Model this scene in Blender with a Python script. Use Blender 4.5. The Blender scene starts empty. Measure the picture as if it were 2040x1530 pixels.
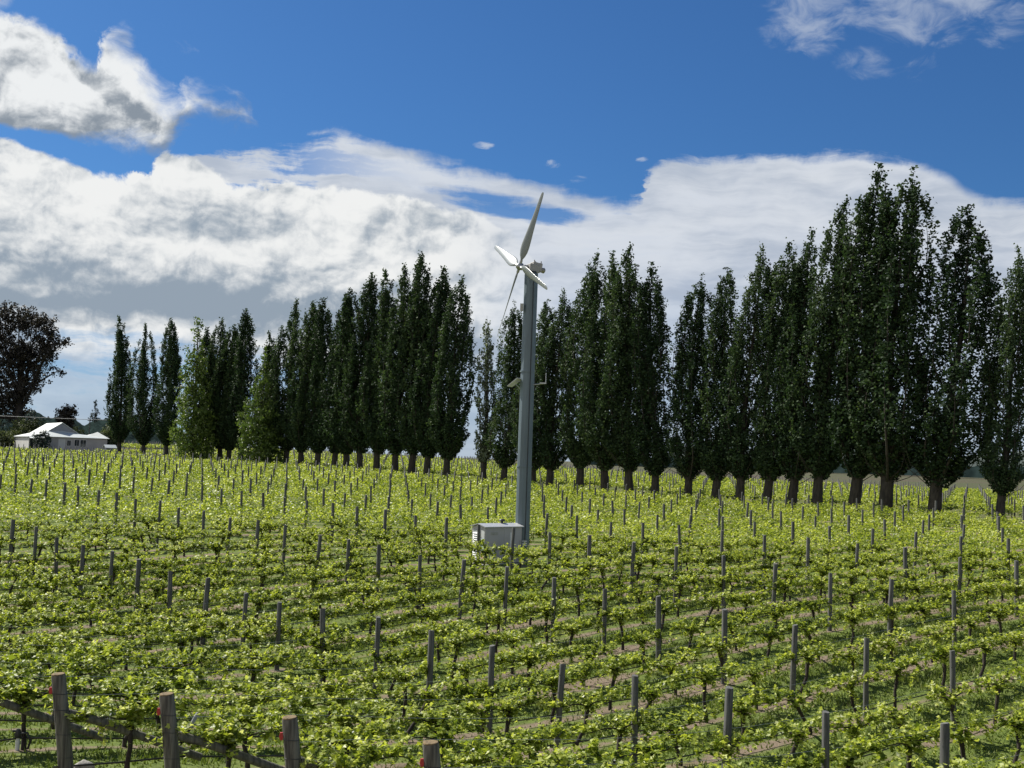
import bpy, math, random
import numpy as np
from mathutils import Vector, Matrix

random.seed(7); RNG = np.random.default_rng(7)
SC = bpy.context.scene
COL = SC.collection
R = math.radians

# ------------------------------------------------------------------ camera, sky, sun, exposure
cam_d = bpy.data.cameras.new('camera'); cam = bpy.data.objects.new('camera', cam_d); COL.objects.link(cam)
cam_d.sensor_width = 36.0; cam_d.lens = 2264 / 2040 * 36; cam_d.clip_start = 0.5; cam_d.clip_end = 30000
PITCH, ROLL = math.atan(150 / 2264), R(1.9)
cam.matrix_world = Matrix.Rotation(R(90) + PITCH, 4, 'X') @ Matrix.Rotation(ROLL, 4, 'Z')
SC.camera = cam

SUN_EL, SUN_AZ = 46.0, -53.0          # azimuth from the view direction, clockwise positive
SUN_STRENGTH, SKY_STRENGTH = 5.0, 0.1
sd = bpy.data.lights.new('sun', 'SUN'); sd.energy = SUN_STRENGTH; sd.angle = R(0.5); sd.color = (1.0, 0.95, 0.86)
sun = bpy.data.objects.new('sun', sd); COL.objects.link(sun)
tosun = Vector((math.sin(R(SUN_AZ)) * math.cos(R(SUN_EL)), math.cos(R(SUN_AZ)) * math.cos(R(SUN_EL)), math.sin(R(SUN_EL))))
sun.rotation_euler = tosun.to_track_quat('Z', 'Y').to_euler()
SC.view_settings.view_transform = 'Standard'; SC.view_settings.look = 'None'
SC.view_settings.exposure = 0.65; SC.view_settings.gamma = 1.0
SC.render.engine = 'CYCLES'
SC.cycles.max_bounces = 8; SC.cycles.transparent_max_bounces = 4
SC.cycles.use_denoising = True

world = bpy.data.worlds.new('World'); SC.world = world; world.use_nodes = True
WT = world.node_tree; WT.nodes.clear()

class X:
    """small expression wrapper that grows Math nodes in a node tree"""
    def __init__(s, nt, v): s.nt, s.v = nt, v
    def _m(s, op, *a, clamp=False):
        n = s.nt.nodes.new('ShaderNodeMath'); n.operation = op; n.use_clamp = clamp
        for i, q in enumerate((s,) + a):
            q = q.v if isinstance(q, X) else q
            if isinstance(q, (int, float)): n.inputs[i].default_value = q
            else: s.nt.links.new(q, n.inputs[i])
        return X(s.nt, n.outputs[0])
    def __add__(s, o): return s._m('ADD', o)
    def __sub__(s, o): return s._m('SUBTRACT', o)
    def __mul__(s, o): return s._m('MULTIPLY', o)
    def __truediv__(s, o): return s._m('DIVIDE', o)
    __radd__ = __add__; __rmul__ = __mul__
    def __rsub__(s, o): return X(s.nt, o)._m('SUBTRACT', s)
    def mn(s, o): return s._m('MINIMUM', o)
    def mx(s, o): return s._m('MAXIMUM', o)
    def pw(s, o): return s._m('POWER', o)
    def ab(s): return s._m('ABSOLUTE')
    def fract(s): return s._m('FRACT')
    def cl(s): return s._m('ADD', 0.0, clamp=True)
    def step(s, lo, hi):
        n = s.nt.nodes.new('ShaderNodeMapRange'); n.interpolation_type = 'SMOOTHSTEP'
        s.nt.links.new(s.v, n.inputs[0]); n.inputs[1].default_value = lo; n.inputs[2].default_value = hi
        return X(s.nt, n.outputs[0])
    def curve(s, pts, lo, hi, sc):
        """piecewise smooth function of the value through pts"""
        n = s.nt.nodes.new('ShaderNodeFloatCurve'); c = n.mapping.curves[0]
        P = [((x - lo) / (hi - lo), y / sc) for x, y in pts]
        if P[0][0] > 0: P = [(0.0, P[0][1])] + P
        if P[-1][0] < 1: P = P + [(1.0, P[-1][1])]
        c.points[0].location = P[0]; c.points[1].location = P[-1]
        for p in P[1:-1]: c.points.new(*p)
        n.mapping.update()
        t = (s - lo) * (1.0 / (hi - lo)); s.nt.links.new(t.v, n.inputs['Value'])
        return X(s.nt, n.outputs[0]) * sc

def xyz(nt, a, b, c):
    n = nt.nodes.new('ShaderNodeCombineXYZ')
    for i, q in enumerate((a, b, c)):
        q = q.v if isinstance(q, X) else q
        if isinstance(q, (int, float)): n.inputs[i].default_value = q
        else: nt.links.new(q, n.inputs[i])
    return n.outputs[0]

def noise(nt, vec, scale, detail=4, rough=0.5, dist=0.0):
    n = nt.nodes.new('ShaderNodeTexNoise'); n.inputs['Scale'].default_value = scale
    n.inputs['Detail'].default_value = detail; n.inputs['Roughness'].default_value = rough
    n.inputs['Distortion'].default_value = dist
    if vec is not None: nt.links.new(vec, n.inputs['Vector'])
    return X(nt, n.outputs['Fac'])

def mixc(nt, f, a, b):
    n = nt.nodes.new('ShaderNodeMix'); n.data_type = 'RGBA'; n.clamp_factor = True
    for sock, q in ((n.inputs[0], f), (n.inputs[6], a), (n.inputs[7], b)):
        q = q.v if isinstance(q, X) else q
        if isinstance(q, (int, float)): sock.default_value = q
        elif isinstance(q, tuple): sock.default_value = (*q, 1)
        else: nt.links.new(q, sock)
    return n.outputs[2]

def build_sky():
    nt = WT
    tc = nt.nodes.new('ShaderNodeTexCoord'); sp = nt.nodes.new('ShaderNodeSeparateXYZ')
    nt.links.new(tc.outputs['Generated'], sp.inputs[0])
    dx, dy, dz = (X(nt, sp.outputs[i]) for i in range(3))
    az = dx._m('ARCTAN2', dy) * 57.29578
    el = dz._m('ARCSINE') * 57.29578
    sky = nt.nodes.new('ShaderNodeTexSky'); sky.sky_type = 'NISHITA'; sky.sun_disc = False
    sky.sun_elevation = R(SUN_EL); sky.sun_rotation = R(SUN_AZ); sky.altitude = 50
    sky.air_density = 1.0; sky.dust_density = 0.6; sky.ozone_density = 2.2
    hs = nt.nodes.new('ShaderNodeMix'); hs.data_type = 'RGBA'; hs.blend_type = 'MULTIPLY'; hs.inputs[0].default_value = 1
    nt.links.new(sky.outputs[0], hs.inputs[6]); hs.inputs[7].default_value = (0.172, 0.342, 0.540, 1)   # polarised deep blue
    K = 6.45                                   # cloud radiance over the background strength

    wa = noise(nt, xyz(nt, az, el, 3.1), 0.35, 3) - 0.5
    wb = noise(nt, xyz(nt, az, el, 9.7), 0.35, 3) - 0.5
    a1, e1 = az + wa * 1.6, el + wb * 1.2
    big = noise(nt, xyz(nt, a1 * 0.8, e1, 0.0), 0.34, 10, 0.55)
    ra = noise(nt, xyz(nt, a1 * 0.62, e1, 0.0), 0.40, 6, 0.50)
    rb = noise(nt, xyz(nt, (a1 - 0.45) * 0.62, e1 + 0.60, 0.0), 0.40, 6, 0.50)
    relief = ra - rb                           # brighter where the cloud swells towards the sun
    fine = noise(nt, xyz(nt, a1, e1, 5.0), 0.9, 10, 0.62)
    fineb = noise(nt, xyz(nt, a1 - 0.16, e1 + 0.22, 5.0), 0.9, 10, 0.62)
    crisp = fine - fineb                       # small lit billows
    low = noise(nt, xyz(nt, az * 0.33, e1, 2.0), 0.36, 5, 0.48)
    streak = noise(nt, xyz(nt, a1 * 0.20 + e1 * 0.16, e1 * 1.5, 7.0), 0.6, 9, 0.60)
    wisp = noise(nt, xyz(nt, a1 * 0.55 + e1 * 0.5, e1 * 0.9 - a1 * 0.2, 11.0), 0.75, 10, 0.62, 0.6)

    # --- low cumulus bank on the left
    tB = (az + (fine - 0.5) * 1.5).curve([(-35, 13.4), (-25, 13.8), (-22.5, 13.2), (-19.5, 12.7), (-18.3, 13.3), (-17.2, 14.0), (-16.3, 14.0), (-15.2, 13.3), (-14, 13.1), (-12, 13.4), (-8, 13.1), (-3.4, 12.6), (-0.8, 11.6), (1.0, 10.0), (2.5, 7.5), (4.5, 3.0), (7, 0.0)], -35, 35, 25)
    hB = tB - el
    dB = (hB + (big - 0.5) * 2.4 + (fine - 0.5) * 1.0).step(-0.10, 0.22)
    botB = az.curve([(-35, 5.0), (-20, 4.4), (-16, 4.6), (-8, 4.0), (0, 4.5), (5, 5.5)], -35, 35, 25)
    dB = dB * (el - botB + (streak - 0.5) * 5.0 + (fine - 0.5) * 1.2).step(-0.6, 1.2)
    dB = dB * az.step(3.0, -4.5)
    baseB = az.curve([(-35, 8.2), (-25, 7.8), (-20, 8.1), (-14, 8.0), (-8, 7.0), (0, 5.0)], -35, 35, 25)
    under = (el - baseB + (low - 0.5) * 4.0 + (fine - 0.5) * 0.8).step(1.5, -0.6) * (el - baseB + (low - 0.5) * 3.0 + (fine - 0.5)).step(-2.8, -1.2)
    shB = (hB.mn(7.0) * 0.05 + (low - 0.5) * 1.9 - relief * 3.8 - crisp * 1.2 + 0.14 + under * 0.55).step(-0.15, 1.1)
    cB = mixc(nt, shB, (0.86 * K, 0.87 * K, 0.865 * K), (0.29 * K, 0.355 * K, 0.43 * K))

    # --- streaked high layer, middle and right
    tS = (az + (streak - 0.5) * 2.6 + (fine - 0.5) * 0.8).curve([(-35, 9.0), (-18, 12.0), (-15, 14.4), (-11.5, 15.2), (-9.6, 15.75), (-7.5, 15.5), (-4.6, 14.8), (-0.5, 14.2), (3.0, 13.4), (6.0, 13.2), (6.6, 14.2), (7.4, 14.8), (9.8, 15.2), (14, 15.3), (17.8, 15.1), (20.5, 14.3), (22.5, 12.9), (24.3, 12.6), (28, 12), (35, 11)], -35, 35, 25)
    dS = (tS - el + (streak - 0.5) * 2.1 + (fine - 0.5) * 0.9).step(-0.15, 0.55)
    br = az.step(-4, -14)                      # broken into streaks towards its left end
    dS = dS * (1.0 - br * (streak + (fine - 0.5) * 0.25).step(0.54, 0.40) * 0.97)
    hx, hy = (az + 0.6) * (1 / 3.8), (el - 12.6 + az * 0.12) * (1 / 0.62)
    hole = (hx * hx + hy * hy + (streak - 0.5) * 4.0 + (fine - 0.5)).step(1.3, 0.3)
    dS = dS * (1.0 - hole * 0.92)
    dS = dS * (el.step(1.5, 11.0) * 0.50 + 0.46 + (streak - 0.5) * 0.45).cl()
    shS = ((streak - 0.5) * 2.6 + 0.42 + (low - 0.5) * 1.3 - relief * 1.2).step(0.0, 1.0)
    cS = mixc(nt, shS, (0.70 * K, 0.735 * K, 0.785 * K), (0.44 * K, 0.50 * K, 0.60 * K))

    # --- ragged cumulus in the upper left
    tT = (az + (fine - 0.5) * 2.4).curve([(-35, 20.5), (-26, 19.0), (-23.2, 19.0), (-22.2, 18.2), (-21.2, 17.6), (-20.5, 19.1), (-19.6, 18.9), (-18.6, 17.7), (-17.1, 16.8), (-16.5, 17.5), (-15.4, 17.0), (-14, 16.9), (-13.3, 16.0), (-12.6, 14.0), (-10, 10)], -35, 35, 25)
    bT = (az + (fine - 0.5) * 1.4).curve([(-35, 13.5), (-25, 14.4), (-21, 14.2), (-18.5, 14.0), (-17.4, 14.2), (-17.0, 15.2), (-15.8, 15.9), (-14.2, 15.8), (-13.2, 16.1), (-12, 18)], -35, 35, 25)
    edgeT = (tT - el).mn((el - bT) * 1.4)
    rag = az.step(-23, -18.5)
    dT = ((edgeT + (big - 0.5) * 2.0 + (wisp - 0.5) * 3.4 * rag + (fine - 0.5) * 0.7) / (rag * 1.3 + 0.32)).step(-0.3, 1.0)
    band = ((az + 20.4) * (az + 20.4) * 0.13 + ((el - 16.7) + (az + 20.4) * 0.60).pw(2.0) * 1.3 + (fine - 0.5) * 1.6 + (low - 0.5)).step(1.1, 0.0)
    shT = (0.20 + (low - 0.5) * 1.2 - relief * 3.0 - crisp * 1.2 + (el - bT).step(2.2, -0.2) * 0.62 + band * 0.62).step(0.0, 1.05)
    cT = mixc(nt, shT, (0.84 * K, 0.86 * K, 0.87 * K), (0.25 * K, 0.295 * K, 0.35 * K))

    # --- thin wisps in the upper right
    def blob(cx, cy, rx, ry):
        u, v = (az - cx) * (1 / rx), (el - cy) * (1 / ry)
        return (u * u + v * v).step(1.0, 0.0)
    mW = blob(14.6, 21.8, 3.4, 2.6).mx(blob(19.8, 21.6, 5.0, 2.8)).mx(blob(18.3, 19.4, 3.4, 1.5) * 0.75).mx(blob(23.2, 20.6, 2.2, 1.9) * 0.7).mx(blob(-25.3, 20.0, 0.9, 1.1)).mx(blob(-12.4, 16.7, 0.8, 0.5) * 0.5).mx(blob(-17.0, 18.9, 1.2, 0.7) * 0.45)
    dW = (mW * 0.75 + (wisp - 0.5) * 1.9 - 0.30).step(0.0, 0.75) * mW.step(0.0, 0.3) * 0.5
    puff = blob(-1.9, 15.6, 0.75, 0.28).mx(blob(1.9, 14.8, 1.2, 0.4)).mx(blob(3.0, 14.1, 1.0, 0.35)).mx(blob(9.1, 15.85, 0.45, 0.12)).mx(blob(6.2, 15.1, 0.6, 0.2))
    dW = dW.mx((puff * 0.7 + (wisp - 0.5) * 3.6 - 0.52).step(0.0, 0.7) * puff.step(0.0, 0.4) * 0.65)

    base = hs.outputs[2]
    pale = el.step(13.0, 0.0)
    base = mixc(nt, pale * 0.55, base, (0.42 * K, 0.52 * K, 0.70 * K))
    c = mixc(nt, dW, base, (0.62 * K, 0.67 * K, 0.74 * K))
    c = mixc(nt, dS, c, cS)
    c = mixc(nt, dT, c, cT)
    c = mixc(nt, dB, c, cB)
    bg = nt.nodes.new('ShaderNodeBackground'); bg.inputs['Strength'].default_value = SKY_STRENGTH
    nt.links.new(c, bg.inputs['Color'])
    out = nt.nodes.new('ShaderNodeOutputWorld'); nt.links.new(bg.outputs[0], out.inputs[0])
build_sky()

# ------------------------------------------------------------------ object helpers
def tag(o, label=None, cat=None, group=None, kind=None):
    if label: o['label'] = label
    if cat: o['category'] = cat
    if group: o['group'] = group
    if kind: o['kind'] = kind
    return o
def empty(name, loc=(0, 0, 0), rz=0.0):
    o = bpy.data.objects.new(name, None); o.empty_display_size = 0.2; COL.objects.link(o)
    o.location = loc; o.rotation_euler = (0, 0, rz); return o
def link_mesh(name, me, mat, parent=None, loc=None):
    o = bpy.data.objects.new(name, me); COL.objects.link(o)
    if mat is not None and not me.materials: me.materials.append(mat)
    if parent is not None: o.parent = parent
    if loc is not None: o.location = loc
    return o
def np_mesh(name, V, F, smooth=False, tint=None):
    """mesh from arrays: V (n,3), F (m,k) of one face size"""
    V = np.asarray(V, np.float32); F = np.asarray(F, np.int32)
    me = bpy.data.meshes.new(name); m, k = F.shape
    me.vertices.add(len(V)); me.vertices.foreach_set('co', V.ravel())
    me.loops.add(m * k); me.loops.foreach_set('vertex_index', F.ravel())
    me.polygons.add(m); me.polygons.foreach_set('loop_start', np.arange(0, m * k, k, dtype=np.int32))
    me.update(calc_edges=True)
    if smooth: me.polygons.foreach_set('use_smooth', np.ones(m, bool))
    if tint is not None:
        a = me.attributes.new('tint', 'FLOAT', 'FACE'); a.data.foreach_set('value', np.asarray(tint, np.float32))
    return me
class MB:
    """collects simple solids and links them as one mesh object"""
    def __init__(s): s.v, s.f, s.sm = [], [], []
    def add(s, vs, fs, smooth=False):
        n = len(s.v); s.v += [tuple(v) for v in vs]; s.f += [tuple(i + n for i in f) for f in fs]; s.sm += [smooth] * len(fs); return s
    def box(s, x0, x1, y0, y1, z0, z1, M=None):
        vs = [Vector(p) for p in ((x0,y0,z0),(x1,y0,z0),(x1,y1,z0),(x0,y1,z0),(x0,y0,z1),(x1,y0,z1),(x1,y1,z1),(x0,y1,z1))]
        if M: vs = [M @ v for v in vs]
        return s.add(vs, [(3,2,1,0),(4,5,6,7),(0,1,5,4),(1,2,6,5),(2,3,7,6),(3,0,4,7)])
    def tube(s, pts, rad, n=8, caps=True, squash=1.0):
        pts = [Vector(p) for p in pts]; rad = rad if isinstance(rad, (list, tuple)) else [rad] * len(pts)
        vs, fs = [], []; ref = None
        for i, p in enumerate(pts):
            d = (pts[min(i + 1, len(pts) - 1)] - pts[max(i - 1, 0)]).normalized()
            if ref is None: ref = Vector((1, 0, 0)) if abs(d.x) < 0.8 else Vector((0, 1, 0))
            u = (ref - d * ref.dot(d)).normalized(); w = d.cross(u); ref = u
            for k in range(n):
                a = 2 * math.pi * k / n; vs.append(p + (u * math.cos(a) + w * math.sin(a) * squash) * rad[i])
        for i in range(len(pts) - 1):
            for k in range(n): fs.append((i*n+k, i*n+(k+1)%n, (i+1)*n+(k+1)%n, (i+1)*n+k))
        s.add(vs, fs, True)
        if caps:
            m = (len(pts) - 1) * n; s.add(vs, [tuple(reversed(range(n))), tuple(range(m, m + n))])
        return s
    def mesh(s, name):
        me = bpy.data.meshes.new(name); me.from_pydata([tuple(v) for v in s.v], [], s.f); me.update()
        me.polygons.foreach_set('use_smooth', s.sm); return me
    def build(s, name, mat, parent=None, loc=None):
        return link_mesh(name, s.mesh(name), mat, parent, loc)

# ------------------------------------------------------------------ materials
def new_mat(name):
    m = bpy.data.materials.new(name); m.use_nodes = True; nt = m.node_tree
    b = nt.nodes['Principled BSDF']; return m, nt, b
def simple(name, col, rough=0.6, metal=0.0, var=0.12, scale=3.0, bump=0.0, stretch=(1, 1, 1), spec=0.5, dirt=None):
    """painted or raw surface with uneven colour and a little bump"""
    m, nt, b = new_mat(name)
    tc = nt.nodes.new('ShaderNodeTexCoord'); mp = nt.nodes.new('ShaderNodeMapping'); mp.inputs['Scale'].default_value = stretch
    nt.links.new(tc.outputs['Object'], mp.inputs[0])
    n = noise(nt, mp.outputs[0], scale, 6, 0.6)
    lo = tuple(max(0, c * (1 - var * 2)) for c in col); hi = tuple(min(1, c * (1 + var)) for c in col)
    c = mixc(nt, n.step(0.25, 0.75), lo, hi)
    if dirt:
        n2 = noise(nt, mp.outputs[0], scale * 0.4, 8, 0.65); c = mixc(nt, n2.step(0.52, 0.72) * 0.6, c, dirt)
    nt.links.new(c, b.inputs['Base Color']); b.inputs['Roughness'].default_value = rough; b.inputs['Metallic'].default_value = metal
    b.inputs['Specular IOR Level'].default_value = spec
    if bump:
        bp = nt.nodes.new('ShaderNodeBump'); bp.inputs['Strength'].default_value = bump; bp.inputs['Distance'].default_value = 0.02
        nt.links.new(n.v, bp.inputs['Height']); nt.links.new(bp.outputs[0], b.inputs['Normal'])
    return m
def leaf_mat(name, stops, trans=0.4, rough=0.5, spec=0.35, tcol=(0.9, 1.0, 0.5), rnd=0.22):
    """leaf: colour by the leaf's own tint, light passes through"""
    m, nt, b = new_mat(name)
    at = nt.nodes.new('ShaderNodeAttribute'); at.attribute_name = 'tint'
    oi = nt.nodes.new('ShaderNodeObjectInfo')
    t = (X(nt, at.outputs['Fac']) + (X(nt, oi.outputs['Random']) - 0.5) * rnd).cl()
    cr = nt.nodes.new('ShaderNodeValToRGB'); nt.links.new(t.v, cr.inputs[0])
    els = cr.color_ramp.elements
    els[0].position, els[0].color = stops[0][0], (*stops[0][1], 1)
    els[1].position, els[1].color = stops[-1][0], (*stops[-1][1], 1)
    for p, c in stops[1:-1]:
        e = els.new(p); e.color = (*c, 1)
    nt.links.new(cr.outputs[0], b.inputs['Base Color']); b.inputs['Roughness'].default_value = rough
    b.inputs['Specular IOR Level'].default_value = spec
    tr = nt.nodes.new('ShaderNodeBsdfTranslucent')
    mul = nt.nodes.new('ShaderNodeMix'); mul.data_type = 'RGBA'; mul.blend_type = 'MULTIPLY'; mul.inputs[0].default_value = 1
    nt.links.new(cr.outputs[0], mul.inputs[6]); mul.inputs[7].default_value = (*tcol, 1); nt.links.new(mul.outputs[2], tr.inputs[0])
    mx = nt.nodes.new('ShaderNodeMixShader'); mx.inputs[0].default_value = trans
    nt.links.new(b.outputs[0], mx.inputs[1]); nt.links.new(tr.outputs[0], mx.inputs[2])
    nt.links.new(mx.outputs[0], nt.nodes['Material Output'].inputs['Surface'])
    return m
M = {}
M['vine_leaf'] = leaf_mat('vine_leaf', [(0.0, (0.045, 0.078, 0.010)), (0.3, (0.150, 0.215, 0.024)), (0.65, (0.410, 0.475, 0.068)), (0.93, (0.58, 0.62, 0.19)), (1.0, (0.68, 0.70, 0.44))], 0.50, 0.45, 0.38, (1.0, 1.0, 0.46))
M['poplar_leaf'] = leaf_mat('poplar_leaf', [(0.0, (0.014, 0.028, 0.014)), (0.5, (0.042, 0.074, 0.034)), (1.0, (0.105, 0.145, 0.062))], 0.28, 0.65, 0.15)
M['pale_poplar_leaf'] = leaf_mat('pale_poplar_leaf', [(0.0, (0.09, 0.12, 0.08)), (0.5, (0.16, 0.19, 0.125)), (1.0, (0.24, 0.27, 0.19))], 0.3, 0.5, 0.35)
M['lime_leaf'] = leaf_mat('lime_leaf', [(0.0, (0.05, 0.085, 0.022)), (0.5, (0.125, 0.18, 0.045)), (1.0, (0.22, 0.27, 0.08))], 0.35, 0.5, 0.3)
M['copper_leaf'] = leaf_mat('copper_leaf', [(0.0, (0.020, 0.016, 0.014)), (0.5, (0.038, 0.034, 0.025)), (1.0, (0.078, 0.066, 0.045))], 0.15, 0.55, 0.3)
M['olive_leaf'] = leaf_mat('olive_leaf', [(0.0, (0.040, 0.055, 0.025)), (0.5, (0.10, 0.12, 0.05)), (1.0, (0.17, 0.18, 0.08))], 0.25, 0.55, 0.3)
M['pine_leaf'] = leaf_mat('pine_leaf', [(0.0, (0.015, 0.028, 0.022)), (0.5, (0.025, 0.042, 0.032)), (1.0, (0.04, 0.06, 0.045))], 0.1, 0.6, 0.3)
M['grass'] = leaf_mat('grass', [(0.0, (0.075, 0.11, 0.022)), (0.5, (0.145, 0.19, 0.040)), (0.9, (0.23, 0.255, 0.07)), (1.0, (0.30, 0.27, 0.13))], 0.3, 0.6, 0.25)
M['bark'] = simple('bark', (0.045, 0.037, 0.030), 0.9, 0, 0.35, 6, 0.6, (1, 1, 0.25))
M['vine_bark'] = simple('vine_bark', (0.042, 0.032, 0.026), 0.95, 0, 0.4, 22, 0.8, (1, 1, 0.3))
M['post_wood'] = simple('post_wood', (0.108, 0.108, 0.103), 0.85, 0, 0.32, 26, 0.5, (1, 1, 0.07), dirt=(0.08, 0.085, 0.07))
M['strainer_wood'] = simple('strainer_wood', (0.135, 0.128, 0.105), 0.88, 0, 0.38, 20, 0.7, (1, 1, 0.06), dirt=(0.07, 0.08, 0.05))
M['cut_wood'] = simple('cut_wood', (0.20, 0.14, 0.065), 0.9, 0, 0.35, 30, 0.4)
M['galvanised'] = simple('galvanised', (0.42, 0.43, 0.43), 0.42, 0.75, 0.12, 12)
M['hose'] = simple('hose', (0.018, 0.018, 0.018), 0.42, 0, 0.2, 10)
M['red_plastic'] = simple('red_plastic', (0.42, 0.035, 0.035), 0.4, 0, 0.1, 20)
M['grey_plastic'] = simple('grey_plastic', (0.28, 0.30, 0.33), 0.5, 0, 0.2, 12)
M['stone'] = simple('stone', (0.33, 0.32, 0.29), 0.9, 0, 0.25, 12, 0.6)
M['tower_paint'] = simple('tower_paint', (0.140, 0.182, 0.210), 0.45, 0.1, 0.14, 2.2, 0.0, (1, 1, 0.12), dirt=(0.085, 0.105, 0.115))
M['blade'] = simple('blade', (0.235, 0.255, 0.248), 0.25, 0, 0.05, 0.7)
M['head_paint'] = simple('head_paint', (0.34, 0.33, 0.31), 0.45, 0.2, 0.12, 4)
M['dark_metal'] = simple('dark_metal', (0.035, 0.037, 0.04), 0.5, 0.3, 0.2, 8)
M['cabinet'] = simple('cabinet', (0.40, 0.385, 0.395), 0.45, 0, 0.06, 2, dirt=(0.30, 0.285, 0.275))
M['cabinet_roof'] = simple('cabinet_roof', (0.46, 0.47, 0.47), 0.4, 0.2, 0.06, 3)
M['white_paint'] = simple('white_paint', (0.62, 0.63, 0.63), 0.45, 0, 0.04, 6)
M['solar'] = simple('solar', (0.03, 0.045, 0.09), 0.12, 0, 0.1, 5)
M['sticker'] = simple('sticker', (0.75, 0.42, 0.28), 0.4, 0, 0.1, 8)
M['blue_sticker'] = simple('blue_sticker', (0.45, 0.60, 0.72), 0.4, 0, 0.1, 8)
M['roof_iron'] = simple('roof_iron', (0.50, 0.535, 0.52), 0.5, 0.1, 0.06, 0.6, dirt=(0.42, 0.44, 0.41))
M['house_wall'] = simple('house_wall', (0.40, 0.375, 0.36), 0.7, 0, 0.06, 0.8)
M['gable_wall'] = simple('gable_wall', (0.24, 0.25, 0.275), 0.7, 0, 0.06, 0.8)
M['house_white'] = simple('house_white', (0.58, 0.57, 0.55), 0.6, 0, 0.05, 0.8)
M['glass'] = simple('glass', (0.02, 0.025, 0.03), 0.08, 0, 0.1, 1)
M['far_wood'] = simple('far_wood', (0.020, 0.032, 0.030), 1.0, 0, 0.35, 0.05, spec=0.0)
M['mountain'] = simple('mountain', (0.10, 0.12, 0.11), 1.0, 0, 0.3, 0.002, spec=0.0)

# ------------------------------------------------------------------ terrain: heights below eye level surveyed at (bearing, depth)
SURVEY = np.array([[float(q) for q in s.split(',')] for s in '-0.392,40.4,-5.03;-0.370,39.0,-5.23;-0.345,37.5,-5.32;-0.319,36.1,-5.55;-0.290,34.7,-5.60;-0.262,33.3,-5.70;-0.228,31.9,-5.78;-0.193,30.5,-5.83;-0.157,29.0,-5.86;-0.111,27.6,-5.92;-0.063,26.2,-5.90;-0.011,24.8,-5.91;0.054,23.4,-5.83;0.115,22.0,-5.87;0.196,20.5,-5.82;0.281,19.1,-5.82;0.385,17.7,-5.66;-0.191,43.8,-4.68;-0.165,42.4,-4.74;-0.136,41.0,-4.78;-0.104,39.6,-4.85;-0.072,38.2,-4.90;-0.034,36.8,-5.03;0.003,35.3,-5.09;0.044,33.9,-5.24;0.088,32.5,-5.38;0.137,31.1,-5.51;0.192,29.7,-5.52;0.251,28.3,-5.62;0.319,26.8,-5.66;0.394,25.4,-5.78;-0.025,47.0,-4.59;0.005,45.6,-4.64;0.037,44.2,-4.64;0.071,42.8,-4.71;0.108,41.3,-4.73;0.148,39.9,-4.75;0.189,38.5,-4.81;-0.475,18.1,-4.89;-0.383,17.2,-4.96;-0.291,16.1,-4.94;-0.183,15.1,-4.96;-0.066,14.0,-4.93;0.430,85.1,-3.76;0.374,88.6,-3.73;0.330,91.5,-3.59;0.302,93.5,-3.73;0.271,95.8,-3.77;0.226,99.3,-3.71;0.180,103.1,-3.61;0.128,107.9,-3.44;0.084,112.2,-3.45;0.036,117.5,-3.24;-0.005,122.3,-3.22;-0.055,128.8,-2.99;-0.086,133.2,-2.78;-0.116,137.7,-2.62;-0.154,143.8,-2.42;-0.183,148.9,-2.28;-0.209,153.9,-2.12;-0.253,163.0,-2.06;-0.300,174.0,-2.17;-0.344,185.4,-2.19;0.000,51.0,-4.45;-0.500,60.0,-3.60;0.500,50.0,-4.30;-0.500,10.0,-4.30;0.000,10.0,-4.30;0.500,10.0,-4.30;-0.400,215.0,-1.70;-0.500,215.0,-1.50;-0.300,240.0,-0.10;-0.200,240.0,-1.00;0.000,240.0,-1.90;0.200,180.0,-3.00;0.400,160.0,-3.50;0.300,150.0,-3.40;0.400,400.0,-3.00;0.100,400.0,-2.40;-0.200,400.0,-1.20;-0.450,400.0,-1.00;-0.400,900.0,-1.20;0.000,900.0,-1.60;0.400,900.0,-1.80;-0.340,23.6,-5.36;-0.225,25.5,-5.64;-0.339,21.6,-5.23;-0.190,23.9,-5.65;-0.288,20.3,-5.21;-0.150,22.3,-5.64;-0.214,19.1,-5.20;-0.084,21.0,-5.56'.split(';')])
def _feat(r, d):
    return np.stack([np.clip(r, -0.62, 0.62) * 1.6, np.log(np.clip(d, 9.0, 900.0)) * 1.35], -1)
_C = _feat(SURVEY[:, 0], SURVEY[:, 1])
def _poly(F):
    a, b = F[..., 0], F[..., 1] - 5.0
    return np.stack([np.ones_like(a), b, b * b, a, a * b, b ** 3], -1)
_W = np.linalg.lstsq(_poly(_C), SURVEY[:, 2], rcond=None)[0]
_res = SURVEY[:, 2] - _poly(_C) @ _W
def _ker(A, B):
    d2 = ((A[..., None, :] - B) ** 2).sum(-1); return np.exp(-d2 / (2 * 0.55 ** 2))
_al = np.linalg.solve(_ker(_C, _C) + 0.04 * np.eye(len(_C)), _res)
def ground_z(x, y):
    x, y = np.asarray(x, float), np.asarray(y, float)
    rad = np.hypot(x, y); ph = np.clip(np.arctan2(x, y), -0.555, 0.555)
    F = _feat(np.tan(ph), np.maximum(rad, 0.1) * np.cos(ph))
    return _poly(F) @ _W + _ker(F, _C) @ _al
def gz(x, y): return float(ground_z(x, y))

P0 = np.array([-15.776, 40.372]); B = np.array([1.412, -1.416]); A = np.array([5.882, 4.735])
BAY = float(np.hypot(*A)); AD = A / BAY; AN = np.array([AD[1], -AD[0]]); ROWGAP = float(B @ AN); ROWROT = math.atan2(AD[1], AD[0])
HEAD_P, HEAD_N = np.array([-4.68, 16.11]), np.array([0.467, 0.884])
TREE_C = 121.7
def row_start(j): return max(10.6 - 0.645 * (j - 11), 3.0)
def treeline(x, y): return abs(x + y - TREE_C) / math.sqrt(2)

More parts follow.
